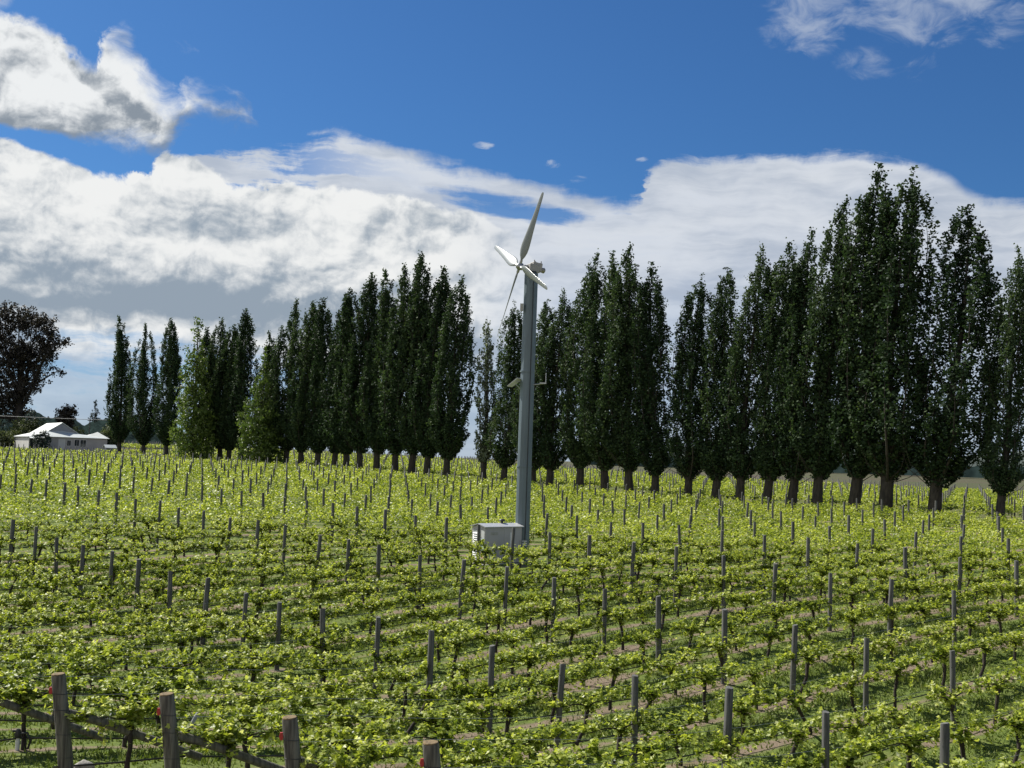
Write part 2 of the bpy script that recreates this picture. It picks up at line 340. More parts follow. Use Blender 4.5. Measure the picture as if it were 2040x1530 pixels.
def ground_material():
    m, nt, b = new_mat('ground'); tc = nt.nodes.new('ShaderNodeTexCoord'); sp = nt.nodes.new('ShaderNodeSeparateXYZ')
    nt.links.new(tc.outputs['Object'], sp.inputs[0]); x, y = X(nt, sp.outputs[0]), X(nt, sp.outputs[1])
    V = tc.outputs['Object']
    n_big = noise(nt, V, 0.09, 4); n_mid = noise(nt, V, 0.9, 6, 0.6); n_fine = noise(nt, V, 9.0, 6, 0.65); n_grit = noise(nt, V, 42.0, 3, 0.6)
    q = (x * float(AN[0]) + y * float(AN[1]) - float(P0 @ AN)) * (1 / ROWGAP)
    rowd = ((q + 0.5).fract() - 0.5).ab() * ROWGAP
    edge = (n_mid - 0.5) * 0.7 + (n_fine - 0.5) * 0.3 + (noise(nt, V, 0.33, 4) - 0.5) * 1.1 - x * 0.004 - 0.005
    field = x * float(HEAD_N[0]) + y * float(HEAD_N[1]) - float(HEAD_P @ HEAD_N)
    soil = (rowd + edge).step(0.28, 0.06) * (field + edge * 1.5).step(-1.0, -0.4)
    track = (field + (n_mid - 0.5) * 1.4).step(-0.75, -1.15) * (n_mid + n_fine * 0.5).step(0.35, 0.62)
    soil = soil.mx(track)
    grass = mixc(nt, n_fine.step(0.3, 0.7), (0.070, 0.102, 0.020), (0.142, 0.185, 0.040))
    grass = mixc(nt, n_mid.step(0.52, 0.75) * 0.6, grass, (0.15, 0.15, 0.055))
    grit = mixc(nt, n_grit.step(0.3, 0.7), (0.12, 0.09, 0.063), (0.26, 0.205, 0.15))
    grit = mixc(nt, n_grit.step(0.66, 0.75), grit, (0.45, 0.42, 0.37))
    grit = mixc(nt, noise(nt, V, 2.6, 6, 0.65).step(0.5, 0.66) * 0.75, grit, (0.085, 0.066, 0.042))
    grit = mixc(nt, n_mid.step(0.52, 0.68) * 0.6, grit, (0.12, 0.11, 0.045))
    col = mixc(nt, soil, grass, grit)
    far = (y + n_big * 60 - x * 0.5).step(205, 235)
    dry = mixc(nt, noise(nt, V, 0.02, 5).step(0.35, 0.65), (0.085, 0.070, 0.048), (0.065, 0.078, 0.032))
    col = mixc(nt, far, col, dry)
    nt.links.new(col, b.inputs['Base Color']); b.inputs['Roughness'].default_value = 0.95; b.inputs['Specular IOR Level'].default_value = 0.15
    bp = nt.nodes.new('ShaderNodeBump'); bp.inputs['Strength'].default_value = 0.8; bp.inputs['Distance'].default_value = 0.05
    nt.links.new((n_fine * 0.7 + n_grit * 0.3).v, bp.inputs['Height']); nt.links.new(bp.outputs[0], b.inputs['Normal'])
    return m
def build_ground():
    ang = np.unique(np.concatenate([np.radians(np.linspace(-40, 40, 161)), np.radians(np.linspace(40, 320, 57)[1:-1])]))
    rad = np.concatenate([[0.01], np.geomspace(2.5, 9000, 150)])
    AA, RR = np.meshgrid(ang, rad); x, y = np.sin(AA) * RR, np.cos(AA) * RR
    z = ground_z(x, y); n = len(ang); V = np.stack([x, y, z], -1).reshape(-1, 3)
    i, k = np.meshgrid(np.arange(len(rad) - 1), np.arange(n), indexing='ij'); k2 = (k + 1) % n
    F = np.stack([i * n + k, i * n + k2, (i + 1) * n + k2, (i + 1) * n + k], -1).reshape(-1, 4)[:, ::-1]
    tag(link_mesh('ground', np_mesh('ground', V, F, True), ground_material()), kind='structure')
build_ground()

def build_hills():
    # low wooded ridge on the left, pale range far to the right
    rng = np.random.default_rng(3)
    def ridge(name, a0, a1, dist, depth, prof, mat):
        az = np.radians(np.linspace(a0, a1, 260)); h = prof(np.degrees(az))
        rows = []
        for f, s in ((0.0, 0.0), (0.35, 0.62), (0.7, 0.95), (1.0, 1.0), (1.5, 0.7), (2.2, 0.0)):
            d = dist + depth * f; rows.append(np.stack([np.sin(az) * d, np.cos(az) * d, -1.6 + h * s * (1 + 0.06 * rng.standard_normal(len(az)) * (0 < s < 1))], -1))
        V = np.concatenate(rows); n = len(az); i, k = np.meshgrid(np.arange(5), np.arange(n - 1), indexing='ij')
        F = np.stack([i * n + k, i * n + k + 1, (i + 1) * n + k + 1, (i + 1) * n + k], -1).reshape(-1, 4)
        tag(link_mesh(name, np_mesh(name, V, F, True), M[mat]), kind='structure')
    ridge('wooded_hill', -40, -14, 1300, 260, lambda a: 33 + 4 * np.sin(a * 1.3) + 3 * np.sin(a * 4.1 + 1) + 1.8 * np.abs(np.sin(a * 11)) + 1.6 * np.abs(np.sin(a * 27 + 1)) + 0.8 * rng.standard_normal(len(a)) - 30 * np.clip((a + 17) / 3, 0, 1), 'far_wood')
    ridge('mountain_range', 8, 42, 7600, 2200, lambda a: 190 + 60 * np.sin(a * 0.7 + 2.2) + 26 * np.sin(a * 2.3) + 12 * np.sin(a * 6.1) - 170 * np.clip((12 - a) / 5, 0, 1), 'mountain')
    ridge('far_shelter_belt', 4, 40, 640, 12, lambda a: 6.5 + 0.8 * np.sin(a * 5) + 0.5 * rng.standard_normal(len(a)), 'far_wood')
build_hills()

# ------------------------------------------------------------------ the trellis rows
def in_view(x, y, m=0.0): return y > 11.0 and abs(x / y) < 0.458 + m + m * 6 / y
FAN = np.array([0.67, 50.3]); HOUSE = np.array([-80.0, 216.0])
def clear_spot(x, y):
    if treeline(x, y) < 3.0: return False
    if math.hypot(x - 0.1, y - 49.7) < 2.1: return False
    u, v = x + 80.0, y - 216.0
    return math.hypot(u, v) > 19

posts, vines = [], []
for j in range(-150, 24):
    o = P0 + B * j
    for k in range(0, 40):
        t = k * BAY
        if t < -row_start(j) + 2.0: continue
        p = o + AD * t + RNG.normal(0, 0.04, 2)
        lim = 300 if p[0] < 0 else 215 - p[0] * 0.3
        if p[1] < lim and in_view(p[0], p[1], 0.05) and treeline(*p) > 3.0 and clear_spot(*p):
            posts.append((float(np.hypot(*p)), p[0], p[1], j, k))
    t = -row_start(j) + 1.1
    while t < 300:
        p = o + AD * (t + RNG.normal(0, 0.07)); t += BAY / 4
        lim = 300 if p[0] < 0 else 215 - p[0] * 0.3
        if p[1] < lim and in_view(p[0], p[1], 0.05) and clear_spot(*p): vines.append((float(np.hypot(*p)), p[0], p[1], j))
posts.sort(); vines.sort()

# line posts -------------------------------------------------------
def post_mesh(seed):
    r = random.Random(seed); m = MB(); rr = 0.066 + r.uniform(-0.008, 0.010); h = 1.85 + r.uniform(-0.10, 0.08)
    m.tube([(0, 0, -0.4), (0.004, 0, 0.6), (0.0, 0.004, h - 0.02), (0, 0, h)], [rr * 1.04, rr * 1.02, rr * 0.97, rr * 0.88], 12)
    for z in (0.9, 1.2, 1.55): m.box(rr * 0.75, rr * 1.03, -0.012, 0.012, z - 0.012, z + 0.012)
    return m.mesh('line_post')
PM = [post_mesh(i) for i in range(12)]
for me in PM: me.materials.append(M['post_wood'])
seen = [q for q in posts if in_view(q[1], q[2])][:300]
seen_set = {(q[3], q[4]) for q in seen}
ORD = ['first', 'second', 'third', 'fourth', 'fifth', 'sixth', 'seventh', 'eighth', 'ninth', 'tenth', 'eleventh', 'twelfth', 'thirteenth', 'fourteenth', 'fifteenth', 'sixteenth', 'seventeenth', 'eighteenth', 'nineteenth', 'twentieth']
line_lab = {}
for k, nm in ((0, 'nearest'), (1, 'second nearest')):
    row = sorted([q for q in seen if q[4] == k], key=lambda q: -q[1] / q[2])
    for i, q in enumerate(row[:20]):
        line_lab[(q[3], q[4])] = 'grey weathered line post, %s from the right in the %s cross line' % (ORD[i], nm)
for i, q in enumerate(seen):
    o = link_mesh('line_post', PM[(i * 7) % 12], None); o.location = (q[1], q[2], gz(q[1], q[2]))
    o.rotation_euler = (random.gauss(0, 0.022), random.gauss(0.012, 0.022), random.uniform(0, 6.28))
    if random.random() < 0.06: o.rotation_euler[0] += random.uniform(-0.06, 0.06)
    tag(o, line_lab.get((q[3], q[4]), 'grey weathered wooden line post farther back among the leafy vine rows'), 'post', 'wooden line posts standing in the vine rows')
rest = [q for q in posts if (q[3], q[4]) not in seen_set]
if rest:
    PX = np.array([[q[1], q[2]] for q in rest]); z = ground_z(PX[:, 0], PX[:, 1]); n = len(rest); a = np.arange(6) * math.pi / 3
    ring = np.stack([np.cos(a), np.sin(a)], -1) * 0.07
    V = np.zeros((n, 12, 3)); V[:, :6, :2] = PX[:, None] + ring; V[:, 6:, :2] = PX[:, None] + ring * 0.9 + RNG.normal(0, 0.018, (n, 1, 2))
    V[:, :6, 2] = z[:, None] - 0.2; V[:, 6:, 2] = z[:, None] + 1.84 + RNG.normal(0, 0.05, (n, 1))
    f = np.array([[k, (k + 1) % 6, 6 + (k + 1) % 6, 6 + k] for k in range(6)] + [[6, 7, 8, 9], [6, 9, 10, 11]])
    F = (f[None] + 12 * np.arange(n)[:, None, None]).reshape(-1, 4)
    tag(link_mesh('distant_posts', np_mesh('distant_posts', V.reshape(-1, 3), F), M['post_wood']), 'distant wooden posts dotted through the farthest vine rows', 'post', kind='stuff')

# grapevines -------------------------------------------------------
LEAF = np.array([[0, 0, 0], [-0.40, -0.06, 0.06], [-0.60, 0.46, 0.12], [-0.25, 0.58, 0.02], [0, 1.08, -0.12], [0.25, 0.58, 0.02], [0.60, 0.46, 0.12], [0.40, -0.06, 0.06]])
LEAF_F = np.array([[0, 4, 3, 2, 1], [0, 7, 6, 5, 4]])
def leaves_mesh(name, C, D, N, S, tint):
    """C centres, D leaf direction, N leaf normal, S sizes -> folded lobed leaves"""
    D = D / np.linalg.norm(D, axis=1, keepdims=True); W = np.cross(D, N); W /= np.maximum(np.linalg.norm(W, axis=1, keepdims=True), 1e-6); N2 = np.cross(W, D)
    V = C[:, None] + S[:, None, None] * (LEAF[None, :, 0:1] * W[:, None] + LEAF[None, :, 1:2] * D[:, None] + LEAF[None, :, 2:3] * N2[:, None])
    n = len(C); F = (LEAF_F[None] + 8 * np.arange(n)[:, None, None]).reshape(-1, 5)
    return np_mesh(name, V.reshape(-1, 3), F, tint=np.repeat(tint, 2))
def vine_proto(seed, dens):
    r = np.random.default_rng(seed); tr = MB()
    lean = r.normal(0, 0.10); h = 0.80 + r.normal(0, 0.05); sy = r.normal(0, 0.03)
    head = np.array([lean, sy, h]); foot = np.array([-lean * 0.8 + r.normal(0, 0.05), 0, 0])
    mid = (head + foot) / 2 + np.array([r.normal(0, 0.04), r.normal(0, 0.03), 0])
    tr.tube([foot - [0, 0, 0.15], foot + [0, 0, 0.12], mid, head - [0, 0, 0.08], head + [0, 0, 0.03]], [0.055, 0.042, 0.036, 0.048, 0.035], 7)
    C, D, N, S, T = [], [], [], [], []
    def leaf(p, d, s, t):
        C.append(p); D.append(d); nn = np.array([0, 0, 1.0]) + r.normal(0, 0.55, 3); N.append(nn); S.append(s); T.append(t)
    def shoot(p, up, L, n):
        p = np.array(p, float); d = np.array(up, float); d /= np.linalg.norm(d); step = L / n
        for i in range(n):
            p = p + d * step; d = d + r.normal(0, 0.16, 3) - [0, 0, 0.05]; d /= np.linalg.norm(d)
            f = (i + 1) / n
            side = r.normal(0, 1, 3); side[2] = abs(side[2]) * 0.2 - 0.15
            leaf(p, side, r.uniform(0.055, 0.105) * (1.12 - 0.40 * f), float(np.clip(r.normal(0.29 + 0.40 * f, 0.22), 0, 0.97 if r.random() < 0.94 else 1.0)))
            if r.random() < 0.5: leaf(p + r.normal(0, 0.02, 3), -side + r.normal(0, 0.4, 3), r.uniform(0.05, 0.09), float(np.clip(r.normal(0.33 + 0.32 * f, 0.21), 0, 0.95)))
    for sgn in (-1, 1):
        Lc = r.uniform(0.84, 1.02); pts = []
        for s in np.linspace(0, 1, 6):
            pts.append(head + np.array([sgn * Lc * s, r.normal(0, 0.015), 0.12 * math.sin(min(s * 2.2, 1.57)) - 0.07 * s * s + r.normal(0, 0.012)]))
        tr.tube(pts, [0.020, 0.015, 0.012, 0.010, 0.009, 0.007], 5)
        x = 0.05
        while x < Lc:
            s = x / Lc; p = pts[0] * 0
            i = min(int(s * 5), 4); fr = s * 5 - i; p = np.array(pts[i]) * (1 - fr) + np.array(pts[i + 1]) * fr
            gap = 1.0 if r.random() < 0.88 else 0.25
            L = r.uniform(0.14, 0.40) * (0.75 + 0.25 * dens) * (1.45 if r.random() < 0.12 else 1); n = max(3, int(L * 31 * gap))
            shoot(p, [r.normal(0, 0.4), r.normal(0, 0.62), 1.0 if r.random() < 0.80 else -0.4], L, n)
            x += r.uniform(0.040, 0.085) / dens
    for i in range(int(18 * dens)):
        a = r.uniform(0, 6.28); shoot(head + r.normal(0, 0.05, 3), [math.cos(a) * 0.8, math.sin(a) * 0.8, r.uniform(-0.5, 1.0)], r.uniform(0.15, 0.36), 5)
    for i in range(3):
        shoot(foot + np.array([0, 0, r.uniform(0.15, 0.5)]), r.normal(0, 1, 3), 0.10, 2) if r.random() < 0.35 else None
    C, D, N, S, T = (np.array(q) for q in (C, D, N, S, T))
    return tr.mesh('trunk'), leaves_mesh('foliage', C, D, N, S, T)
VP = []
for s in range(12):
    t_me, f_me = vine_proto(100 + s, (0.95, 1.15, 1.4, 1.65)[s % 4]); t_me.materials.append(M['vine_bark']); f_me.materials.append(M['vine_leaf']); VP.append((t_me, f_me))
near = [q for q in vines if in_view(q[1], q[2])][:300]
near_set = {(q[1], q[2]) for q in near}
root0 = None
for i, q in enumerate(near):
    dx = q[1] / q[2]
    pool = [s for s in range(12) if s % 4 >= 2] if dx < -0.12 else ([s for s in range(12) if s % 4 <= 2] if dx > 0.1 else list(range(12)))
    if q[0] > 36: pool = [s for s in range(12) if s % 4 >= 1]
    t_me, f_me = VP[random.choice(pool)]
    if root0 is None:
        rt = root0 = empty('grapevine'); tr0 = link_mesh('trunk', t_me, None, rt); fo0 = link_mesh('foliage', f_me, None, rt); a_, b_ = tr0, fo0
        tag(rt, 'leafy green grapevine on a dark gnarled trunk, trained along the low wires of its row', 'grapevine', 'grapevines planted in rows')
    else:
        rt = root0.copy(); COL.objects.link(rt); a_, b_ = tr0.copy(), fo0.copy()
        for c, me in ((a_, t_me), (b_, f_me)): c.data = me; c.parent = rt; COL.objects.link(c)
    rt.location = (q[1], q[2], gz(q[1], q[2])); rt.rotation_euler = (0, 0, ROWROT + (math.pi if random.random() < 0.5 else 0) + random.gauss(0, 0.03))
    s = random.uniform(0.94, 1.12); rt.scale = (1, s, s)
# the rows too far off to count: one sheet of leaves
def far_vines():
    VV, TT = [], []
    for lo, hi, n, s in ((0, 62, 300, 0.115), (62, 95, 200, 0.13), (95, 150, 110, 0.17), (150, 400, 64, 0.225)):
        g = np.array([[q[1], q[2]] for q in vines if lo <= q[0] < hi and (q[1], q[2]) not in near_set])
        if not len(g): continue
        g = g[RNG.random(len(g)) > 0.035]; m = len(g); z = ground_z(g[:, 0], g[:, 1])
        lx = RNG.uniform(-0.97, 0.97, (m, n)); ly = RNG.normal(0, 0.24, (m, n)); hd = RNG.random((m, n)) < 0.22
        lx = np.where(hd, RNG.normal(0, 0.17, (m, n)), lx)
        vig = RNG.normal(0, 0.085, (m, 1)); g_t = np.repeat(RNG.normal(0, 0.09, m), n)
        lz = np.where(hd, RNG.uniform(0.62, 1.2, (m, n)), (0.84 if lo < 60 else 0.76) + np.abs(RNG.normal(0, 0.20 if lo < 60 else 0.15, (m, n))) + 0.05 * np.sin(lx * 3)) + vig
        Cx = g[:, :1] + lx * AD[0] - ly * AD[1]; Cy = g[:, 1:] + lx * AD[1] + ly * AD[0]; Cz = z[:, None] + lz
        Cc = np.stack([Cx, Cy, Cz], -1).reshape(-1, 3); k = len(Cc)
        N = RNG.normal(0, 0.6, (k, 3)) + [0, 0, 1.0]; N /= np.linalg.norm(N, axis=1, keepdims=True)
        U = np.cross(N, RNG.normal(0, 1, (k, 3))); U /= np.linalg.norm(U, axis=1, keepdims=True); W = np.cross(N, U)
        S = (s * RNG.uniform(0.55, 1.1, k))[:, None]; h1, h2 = U * S * 0.6, W * S * 0.5
        VV.append(np.stack([Cc - h1, Cc - h2, Cc + h1, Cc + h2], 1).reshape(-1, 3)); TT.append(np.clip(RNG.normal(0.48, 0.21, k) + g_t, 0, 0.98))
    V = np.concatenate(VV); T = np.concatenate(TT)
    F = np.arange(len(V)).reshape(-1, 4)
    tag(link_mesh('distant_vine_rows', np_mesh('distant_vine_rows', V, F, tint=T), M['vine_leaf']), 'sunlit yellow-green vine rows merging into one canopy farther back', 'vines', kind='stuff')
far_vines()

# irrigation hoses and wires, one run per row ------------------------
def row_run(j, z0, sag, rad, mat, name, lab, cat, group, t_end):
    o = P0 + B * j; t = -row_start(j); pts = []
    while t < t_end:
        p = o + AD * t
        if in_view(p[0], p[1], 0.08): pts.append((p[0] + random.gauss(0, 0.012), p[1] + random.gauss(0, 0.012), gz(*p) + z0 - sag * random.random()))
        t += 0.95
    if len(pts) > 3: tag(MB().tube(pts, rad, 5).build(name, M[mat]), lab, cat, group)
for j in range(-4, 21):
    end = 26 if j > 6 else 20
    row_run(j, 0.20, 0.07, 0.015, 'hose', 'irrigation_hose', 'thin black irrigation hose strung low above bare soil beneath a vine row', 'hose', 'irrigation hoses under the vine rows', end)
    if j >= 5: row_run(j, 1.18, 0.015, 0.0035, 'galvanised', 'trellis_wire', 'thin taut galvanised wire running through the vine leaves between posts', 'wire', 'trellis wires along the near rows', end)

# strainer posts at the row ends --------------------------------------
def strainer(j, lab, top_mat, tagged=True, h=1.5):
    p = P0 + B * j - AD * (row_start(j) - 0.15); rt = empty('strainer_post', (p[0], p[1], gz(*p)), ROWROT)
    tag(rt, lab, 'strainer post', 'strainer posts at the row ends')
    m = MB(); r_ = 0.105
    m.tube([(0.11, 0, -0.5), (0.0, 0, 0.4), (-0.15, 0, h - 0.02), (-0.153, 0, h)], [r_ * 1.05, r_ * 1.03, r_ * 0.97, r_ * 0.93], 18, False); m.build('post', M['strainer_wood'], rt)
    t = MB(); t.tube([(-0.153, 0, h - 0.004), (-0.154, 0, h + 0.012)], [r_ * 0.925, r_ * 0.86], 18); t.build('post_top', M[top_mat], rt)
    s = MB(); s.tube([(0.02, 0, 0.92), (0.5, 0.0, 0.74), (2.15, 0, -0.02)], [0.060, 0.066, 0.062], 12); s.build('stay', M['strainer_wood'], rt)
    for z in (0.28, 0.62, 0.98, 1.22):
        w = MB(); a = np.linspace(0, 2 * math.pi, 17); x0 = -0.138 * (z - 0.4)
        w.tube([(x0 + math.cos(q) * r_ * 1.03, math.sin(q) * r_ * 1.03, z + 0.006 * math.sin(q * 2)) for q in a], 0.004, 4); w.build('wire_loop', M['dark_metal'], rt)
    if tagged:
        g = MB(); vs = [(-0.045, -0.012, 0.06), (0.03, -0.012, 0.075), (0.055, -0.012, 0.0), (0.02, -0.012, -0.085), (-0.03, -0.012, -0.075), (-0.055, -0.012, -0.01)]
        vs += [(x, 0.012, z) for x, _, z in vs]; k = 6
        g.add(vs, [tuple(range(6)), tuple(reversed(range(6, 12)))] + [(i, i + 6, (i + 1) % 6 + 6, (i + 1) % 6) for i in range(6)])
        t = g.build('red_tag', M['red_plastic'], rt, (-0.225, 0.055, h - 0.235)); t.scale = (0.62, 1, 0.68); t.rotation_euler = (0.1, 0.1, -ROWROT + 0.15)
    return rt
strainer(11, 'leaning strainer post just out of frame left, only its diagonal stay showing', 'cut_wood', False)
strainer(12, 'leftmost strainer post, mossy top, red tag and diagonal stay, beside a pale stone', 'cut_wood')
strainer(13, 'strainer post between the leftmost one and the short one, orange lichen on top', 'cut_wood')
strainer(14, 'strainer post with a reddish cut top and green stained side in front of dense vines', 'cut_wood')
strainer(15, 'rightmost strainer post, cut off by the bottom edge of the photo, pale cut top', 'cut_wood')

# grass in the alleys ---------------------------------------------------
def build_grass():
    n = 230000
    d = np.sqrt(RNG.uniform(12 ** 2, 46 ** 2, n)); r = RNG.uniform(-0.49, 0.49, n); x, y = r * d, d
    q = ((x * AN[0] + y * AN[1] - P0 @ AN) / ROWGAP); rd = np.abs((q + 0.5) % 1 - 0.5) * ROWGAP
    fld = x * HEAD_N[0] + y * HEAD_N[1] - HEAD_P @ HEAD_N
    pat = np.sin(x * 1.7 + 2 * np.sin(y * 0.9)) + np.sin(y * 2.1 + 1.5 * np.sin(x * 1.3))
    keep = np.where(fld > -0.7, (rd > 0.36 + 0.1 * np.sin(x * 3 + y * 2)) | (RNG.random(n) < 0.16), (pat > 0.5) & (RNG.random(n) < 0.7))
    x, y, d, pat = x[keep], y[keep], d[keep], pat[keep]; n = len(x); z = ground_z(x, y)
    h = RNG.uniform(0.04, 0.10, n) * (1 + 0.35 * np.clip(pat, -1, 2)) ; w = 0.008 + 0.0006 * d
    a = RNG.uniform(0, 6.28, n); c, s = np.cos(a), np.sin(a); ln = RNG.normal(0, 0.5, (n, 2)) * h[:, None]
    V = np.zeros((n, 3, 3)); V[:, 0] = np.stack([x - c * w, y - s * w, z - 0.01], -1); V[:, 1] = np.stack([x + c * w, y + s * w, z - 0.01], -1)
    V[:, 2] = np.stack([x + ln[:, 0], y + ln[:, 1], z + h], -1)
    T = np.clip(RNG.normal(0.45, 0.2, n) + 0.1 * np.clip(pat, -1, 1), 0, 1)
    tag(link_mesh('grass', np_mesh('grass', V.reshape(-1, 3), np.arange(3 * n).reshape(-1, 3), tint=T), M['grass']), 'short green grass growing in the alleys between the vine rows', 'grass', kind='stuff')
build_grass()

# ------------------------------------------------------------------ frost fan (wind machine) and its engine cabinet
def wind_machine():
    bx, by = FAN; bz = gz(bx, by); top = 8.30 - bz
    rt = empty('wind_machine', (bx, by, bz)); tag(rt, 'tall blue-grey steel wind machine tower with four pale blades, standing above the vines', 'wind machine')
    def prism(pts, radii, n, rot):
        vs, fs = [], []
        for (x, y, z), r in zip(pts, radii):
            for k in range(n): a = rot + 2 * math.pi * k / n; vs.append((x + math.cos(a) * r, y + math.sin(a) * r, z))
        for i in range(len(pts) - 1):
            for k in range(n): fs.append((i*n+k, i*n+(k+1)%n, (i+1)*n+(k+1)%n, (i+1)*n+k))
        fs += [tuple(reversed(range(n))), tuple(range((len(pts)-1)*n, len(pts)*n))]
        return MB().add(vs, fs)
    t = prism([(0, 0, -0.2), (0, 0, 5.8), (0.03, 0, top)], [0.325, 0.318, 0.305], 12, 0.35).build('tower', M['tower_paint'], rt)
    bv = t.modifiers.new('bevel', 'BEVEL'); bv.width = 0.03; bv.segments = 2
    fl = MB()
    for z in (4.15, 8.35): fl.tube([(0.0, 0, z - 0.03), (0.0, 0, z + 0.03)], [0.345, 0.345], 24)
    fl.build('flange', M['tower_paint'], rt)
    MB().tube([(0.12, -0.335, 0.0), (0.12, -0.33, 5.0), (0.14, -0.322, top - 0.4)], 0.018, 6).build('cable', M['dark_metal'], rt)
    n = Vector((-0.894, -0.40, 0.20)).normalized(); e1 = Vector((0.32, -0.36, 0.876))
    e1 = (e1 - n * e1.dot(n)).normalized(); e2 = n.cross(e1)
    if e2.x > 0: e2 = -e2
    # fine orientation comes from the photograph's own blade bearings
    CR = Matrix.Rotation(R(90) + PITCH, 3, 'X') @ Matrix.Rotation(ROLL, 3, 'Z')
    n = (CR @ Vector((-0.894, 0.17, 0.416))).normalized(); e1 = (CR @ Vector((0.300, 0.915, 0.27))); e1 = (e1 - n * e1.dot(n)).normalized()
    e2 = CR @ Vector((-0.334, 0.367, -0.868)); e2 = (e2 - n * e2.dot(n) - e1 * e2.dot(e1)).normalized()
    ctr = Vector((0.03, 0, top + 0.10)); hub = ctr + n * 0.60 + Vector((0, 0, 0.10))
    side = n.cross(Vector((0, 0, 1))).normalized(); up = side.cross(n)
    F = Matrix((n, side, up)).transposed().to_4x4()
    c = MB(); c.tube([(0.03, 0, top - 0.02), (0.03, 0, top + 0.08)], [0.27, 0.27], 20); c.build('collar', M['dark_metal'], rt)
    g = MB(); FM = Matrix.Translation(ctr + Vector((0, 0, 0.16))) @ F
    g.box(-0.44, 0.02, -0.20, 0.20, -0.14, 0.26, FM); g.box(-0.30, 0.18, -0.23, 0.23, -0.22, 0.15, FM)
    h = g.build('gearbox', M['head_paint'], rt); bv = h.modifiers.new('bevel', 'BEVEL'); bv.width = 0.025; bv.segments = 2
    b = MB()
    for x, y in ((-0.38, -0.12), (-0.2, 0.1), (-0.05, -0.1)): b.tube([FM @ Vector((x, y, 0.25)), FM @ Vector((x, y, 0.36))], 0.025, 8)
    b.build('breather', M['head_paint'], rt)
    q = MB(); q.tube([FM @ Vector((-0.44, 0, 0.0)), FM @ Vector((-0.62, 0, 0.0)), FM @ Vector((-0.66, 0, 0.0))], [0.10, 0.13, 0.09], 14); q.build('rear_counterweight', M['head_paint'], rt)
    sh = MB(); sh.tube([ctr + Vector((0, 0, 0.16)) + n * 0.1, hub - n * 0.03], [0.10, 0.09], 14); sh.build('shaft', M['head_paint'], rt)
    hb = MB(); hb.tube([hub - n * 0.12, hub + n * 0.05, hub + n * 0.13, hub + n * 0.17], [0.16, 0.16, 0.11, 0.04], 18)
    for d in (e1, -e1, e2, -e2): hb.tube([hub, hub + d * 0.30], [0.075, 0.062], 12)
    hb.build('hub', M['galvanised'], rt)
    RB = 3.42; beta = R(25.5)
    st = [(0.06, 0.075, 1.0), (0.09, 0.10, 0.75), (0.14, 0.30, 0.30), (0.20, 0.44, 0.17), (0.27, 0.475, 0.14), (0.36, 0.44, 0.13), (0.50, 0.36, 0.125), (0.65, 0.29, 0.12), (0.80, 0.235, 0.12), (0.92, 0.20, 0.11), (0.975, 0.165, 0.10), (1.0, 0.085, 0.08)]
    for d, t in ((e1, e2), (-e1, -e2), (e2, -e1), (-e2, e1)):
        vs, fs = [], []; K = 14
        for f, ch, th in st:
            be = beta + R(14) * (0.45 - f); cd = t * math.cos(be) + n * math.sin(be); nd = d.cross(cd)
            o = hub + d * (f * RB) + cd * (0.06 * ch)
            for k in range(K):
                a = 2 * math.pi * k / K; vs.append(o + cd * (math.cos(a) * ch * 0.5) + nd * (math.sin(a) * ch * 0.5 * th * (1 + 0.35 * math.cos(a))))
        for i in range(len(st) - 1):
            for k in range(K): fs.append((i*K+k, i*K+(k+1)%K, (i+1)*K+(k+1)%K, (i+1)*K+k))
        m = MB().add(vs, fs, True); m.add(vs, [tuple(reversed(range(K))), tuple(range((len(st)-1)*K, len(st)*K))]); m.build('blade', M['blade'], rt)
    jb = MB(); jb.box(-0.42, -0.28, -0.32, -0.14, top - 1.72, top - 1.40); jb.build('junction_box', M['head_paint'], rt)
    # solar panel on its bracket, left of the tower; aerial arm on the right
    pz = 7.85; PM_ = Matrix.Translation((-0.56, -0.10, pz)) @ Matrix.Rotation(R(-24), 4, 'Z') @ Matrix.Rotation(R(-38), 4, 'Y')
    sp = MB(); sp.box(-0.30, 0.30, -0.27, 0.27, -0.02, 0.008, PM_); f = sp.build('solar_panel', M['white_paint'], rt)
    for a in (-0.285, -0.095, 0.095):
        for b0 in (-0.255, 0.005):
            ce = MB(); ce.box(a + 0.005, a + 0.185, b0, b0 + 0.25, 0.008, 0.012, PM_); ce.build('cell', M['solar'], f)
    br = MB(); br.tube([(-0.28, -0.05, pz - 0.30), (-0.52, -0.09, pz - 0.06)], 0.022, 8); br.tube([(-0.28, -0.05, pz + 0.05), (-0.50, -0.09, pz + 0.02)], 0.018, 8); br.build('bracket', M['galvanised'], rt)
    ar = MB(); ar.tube([(0.28, -0.1, pz - 0.08), (0.84, -0.16, pz)], 0.025, 8); ar.box(0.55, 0.84, -0.19, -0.13, pz - 0.03, pz + 0.03); ar.tube([(0.82, -0.16, pz), (0.82, -0.16, pz + 0.46)], 0.020, 8); ar.build('aerial_arm', M['galvanised'], rt)
    # notice plate near the foot, wrapped on the flat facing the camera
    np_ = MB(); np_.box(-0.02, 0.24, -0.345, -0.325, 0.62, 0.98); pl = np_.build('notice_plate', M['tower_paint'], rt)
    for z in (0.90, 0.80, 0.72): k = MB(); k.box(0.0, 0.21, -0.350, -0.345, z - 0.025, z + 0.025); k.build('notice_line', M['white_paint'], pl)
    cd = MB(); cd.tube([(-0.30, -0.22, -0.1), (-0.31, -0.24, 0.9), (-0.26, -0.2, 1.0)], 0.045, 8); cd.build('conduit', M['dark_metal'], rt)
wind_machine()

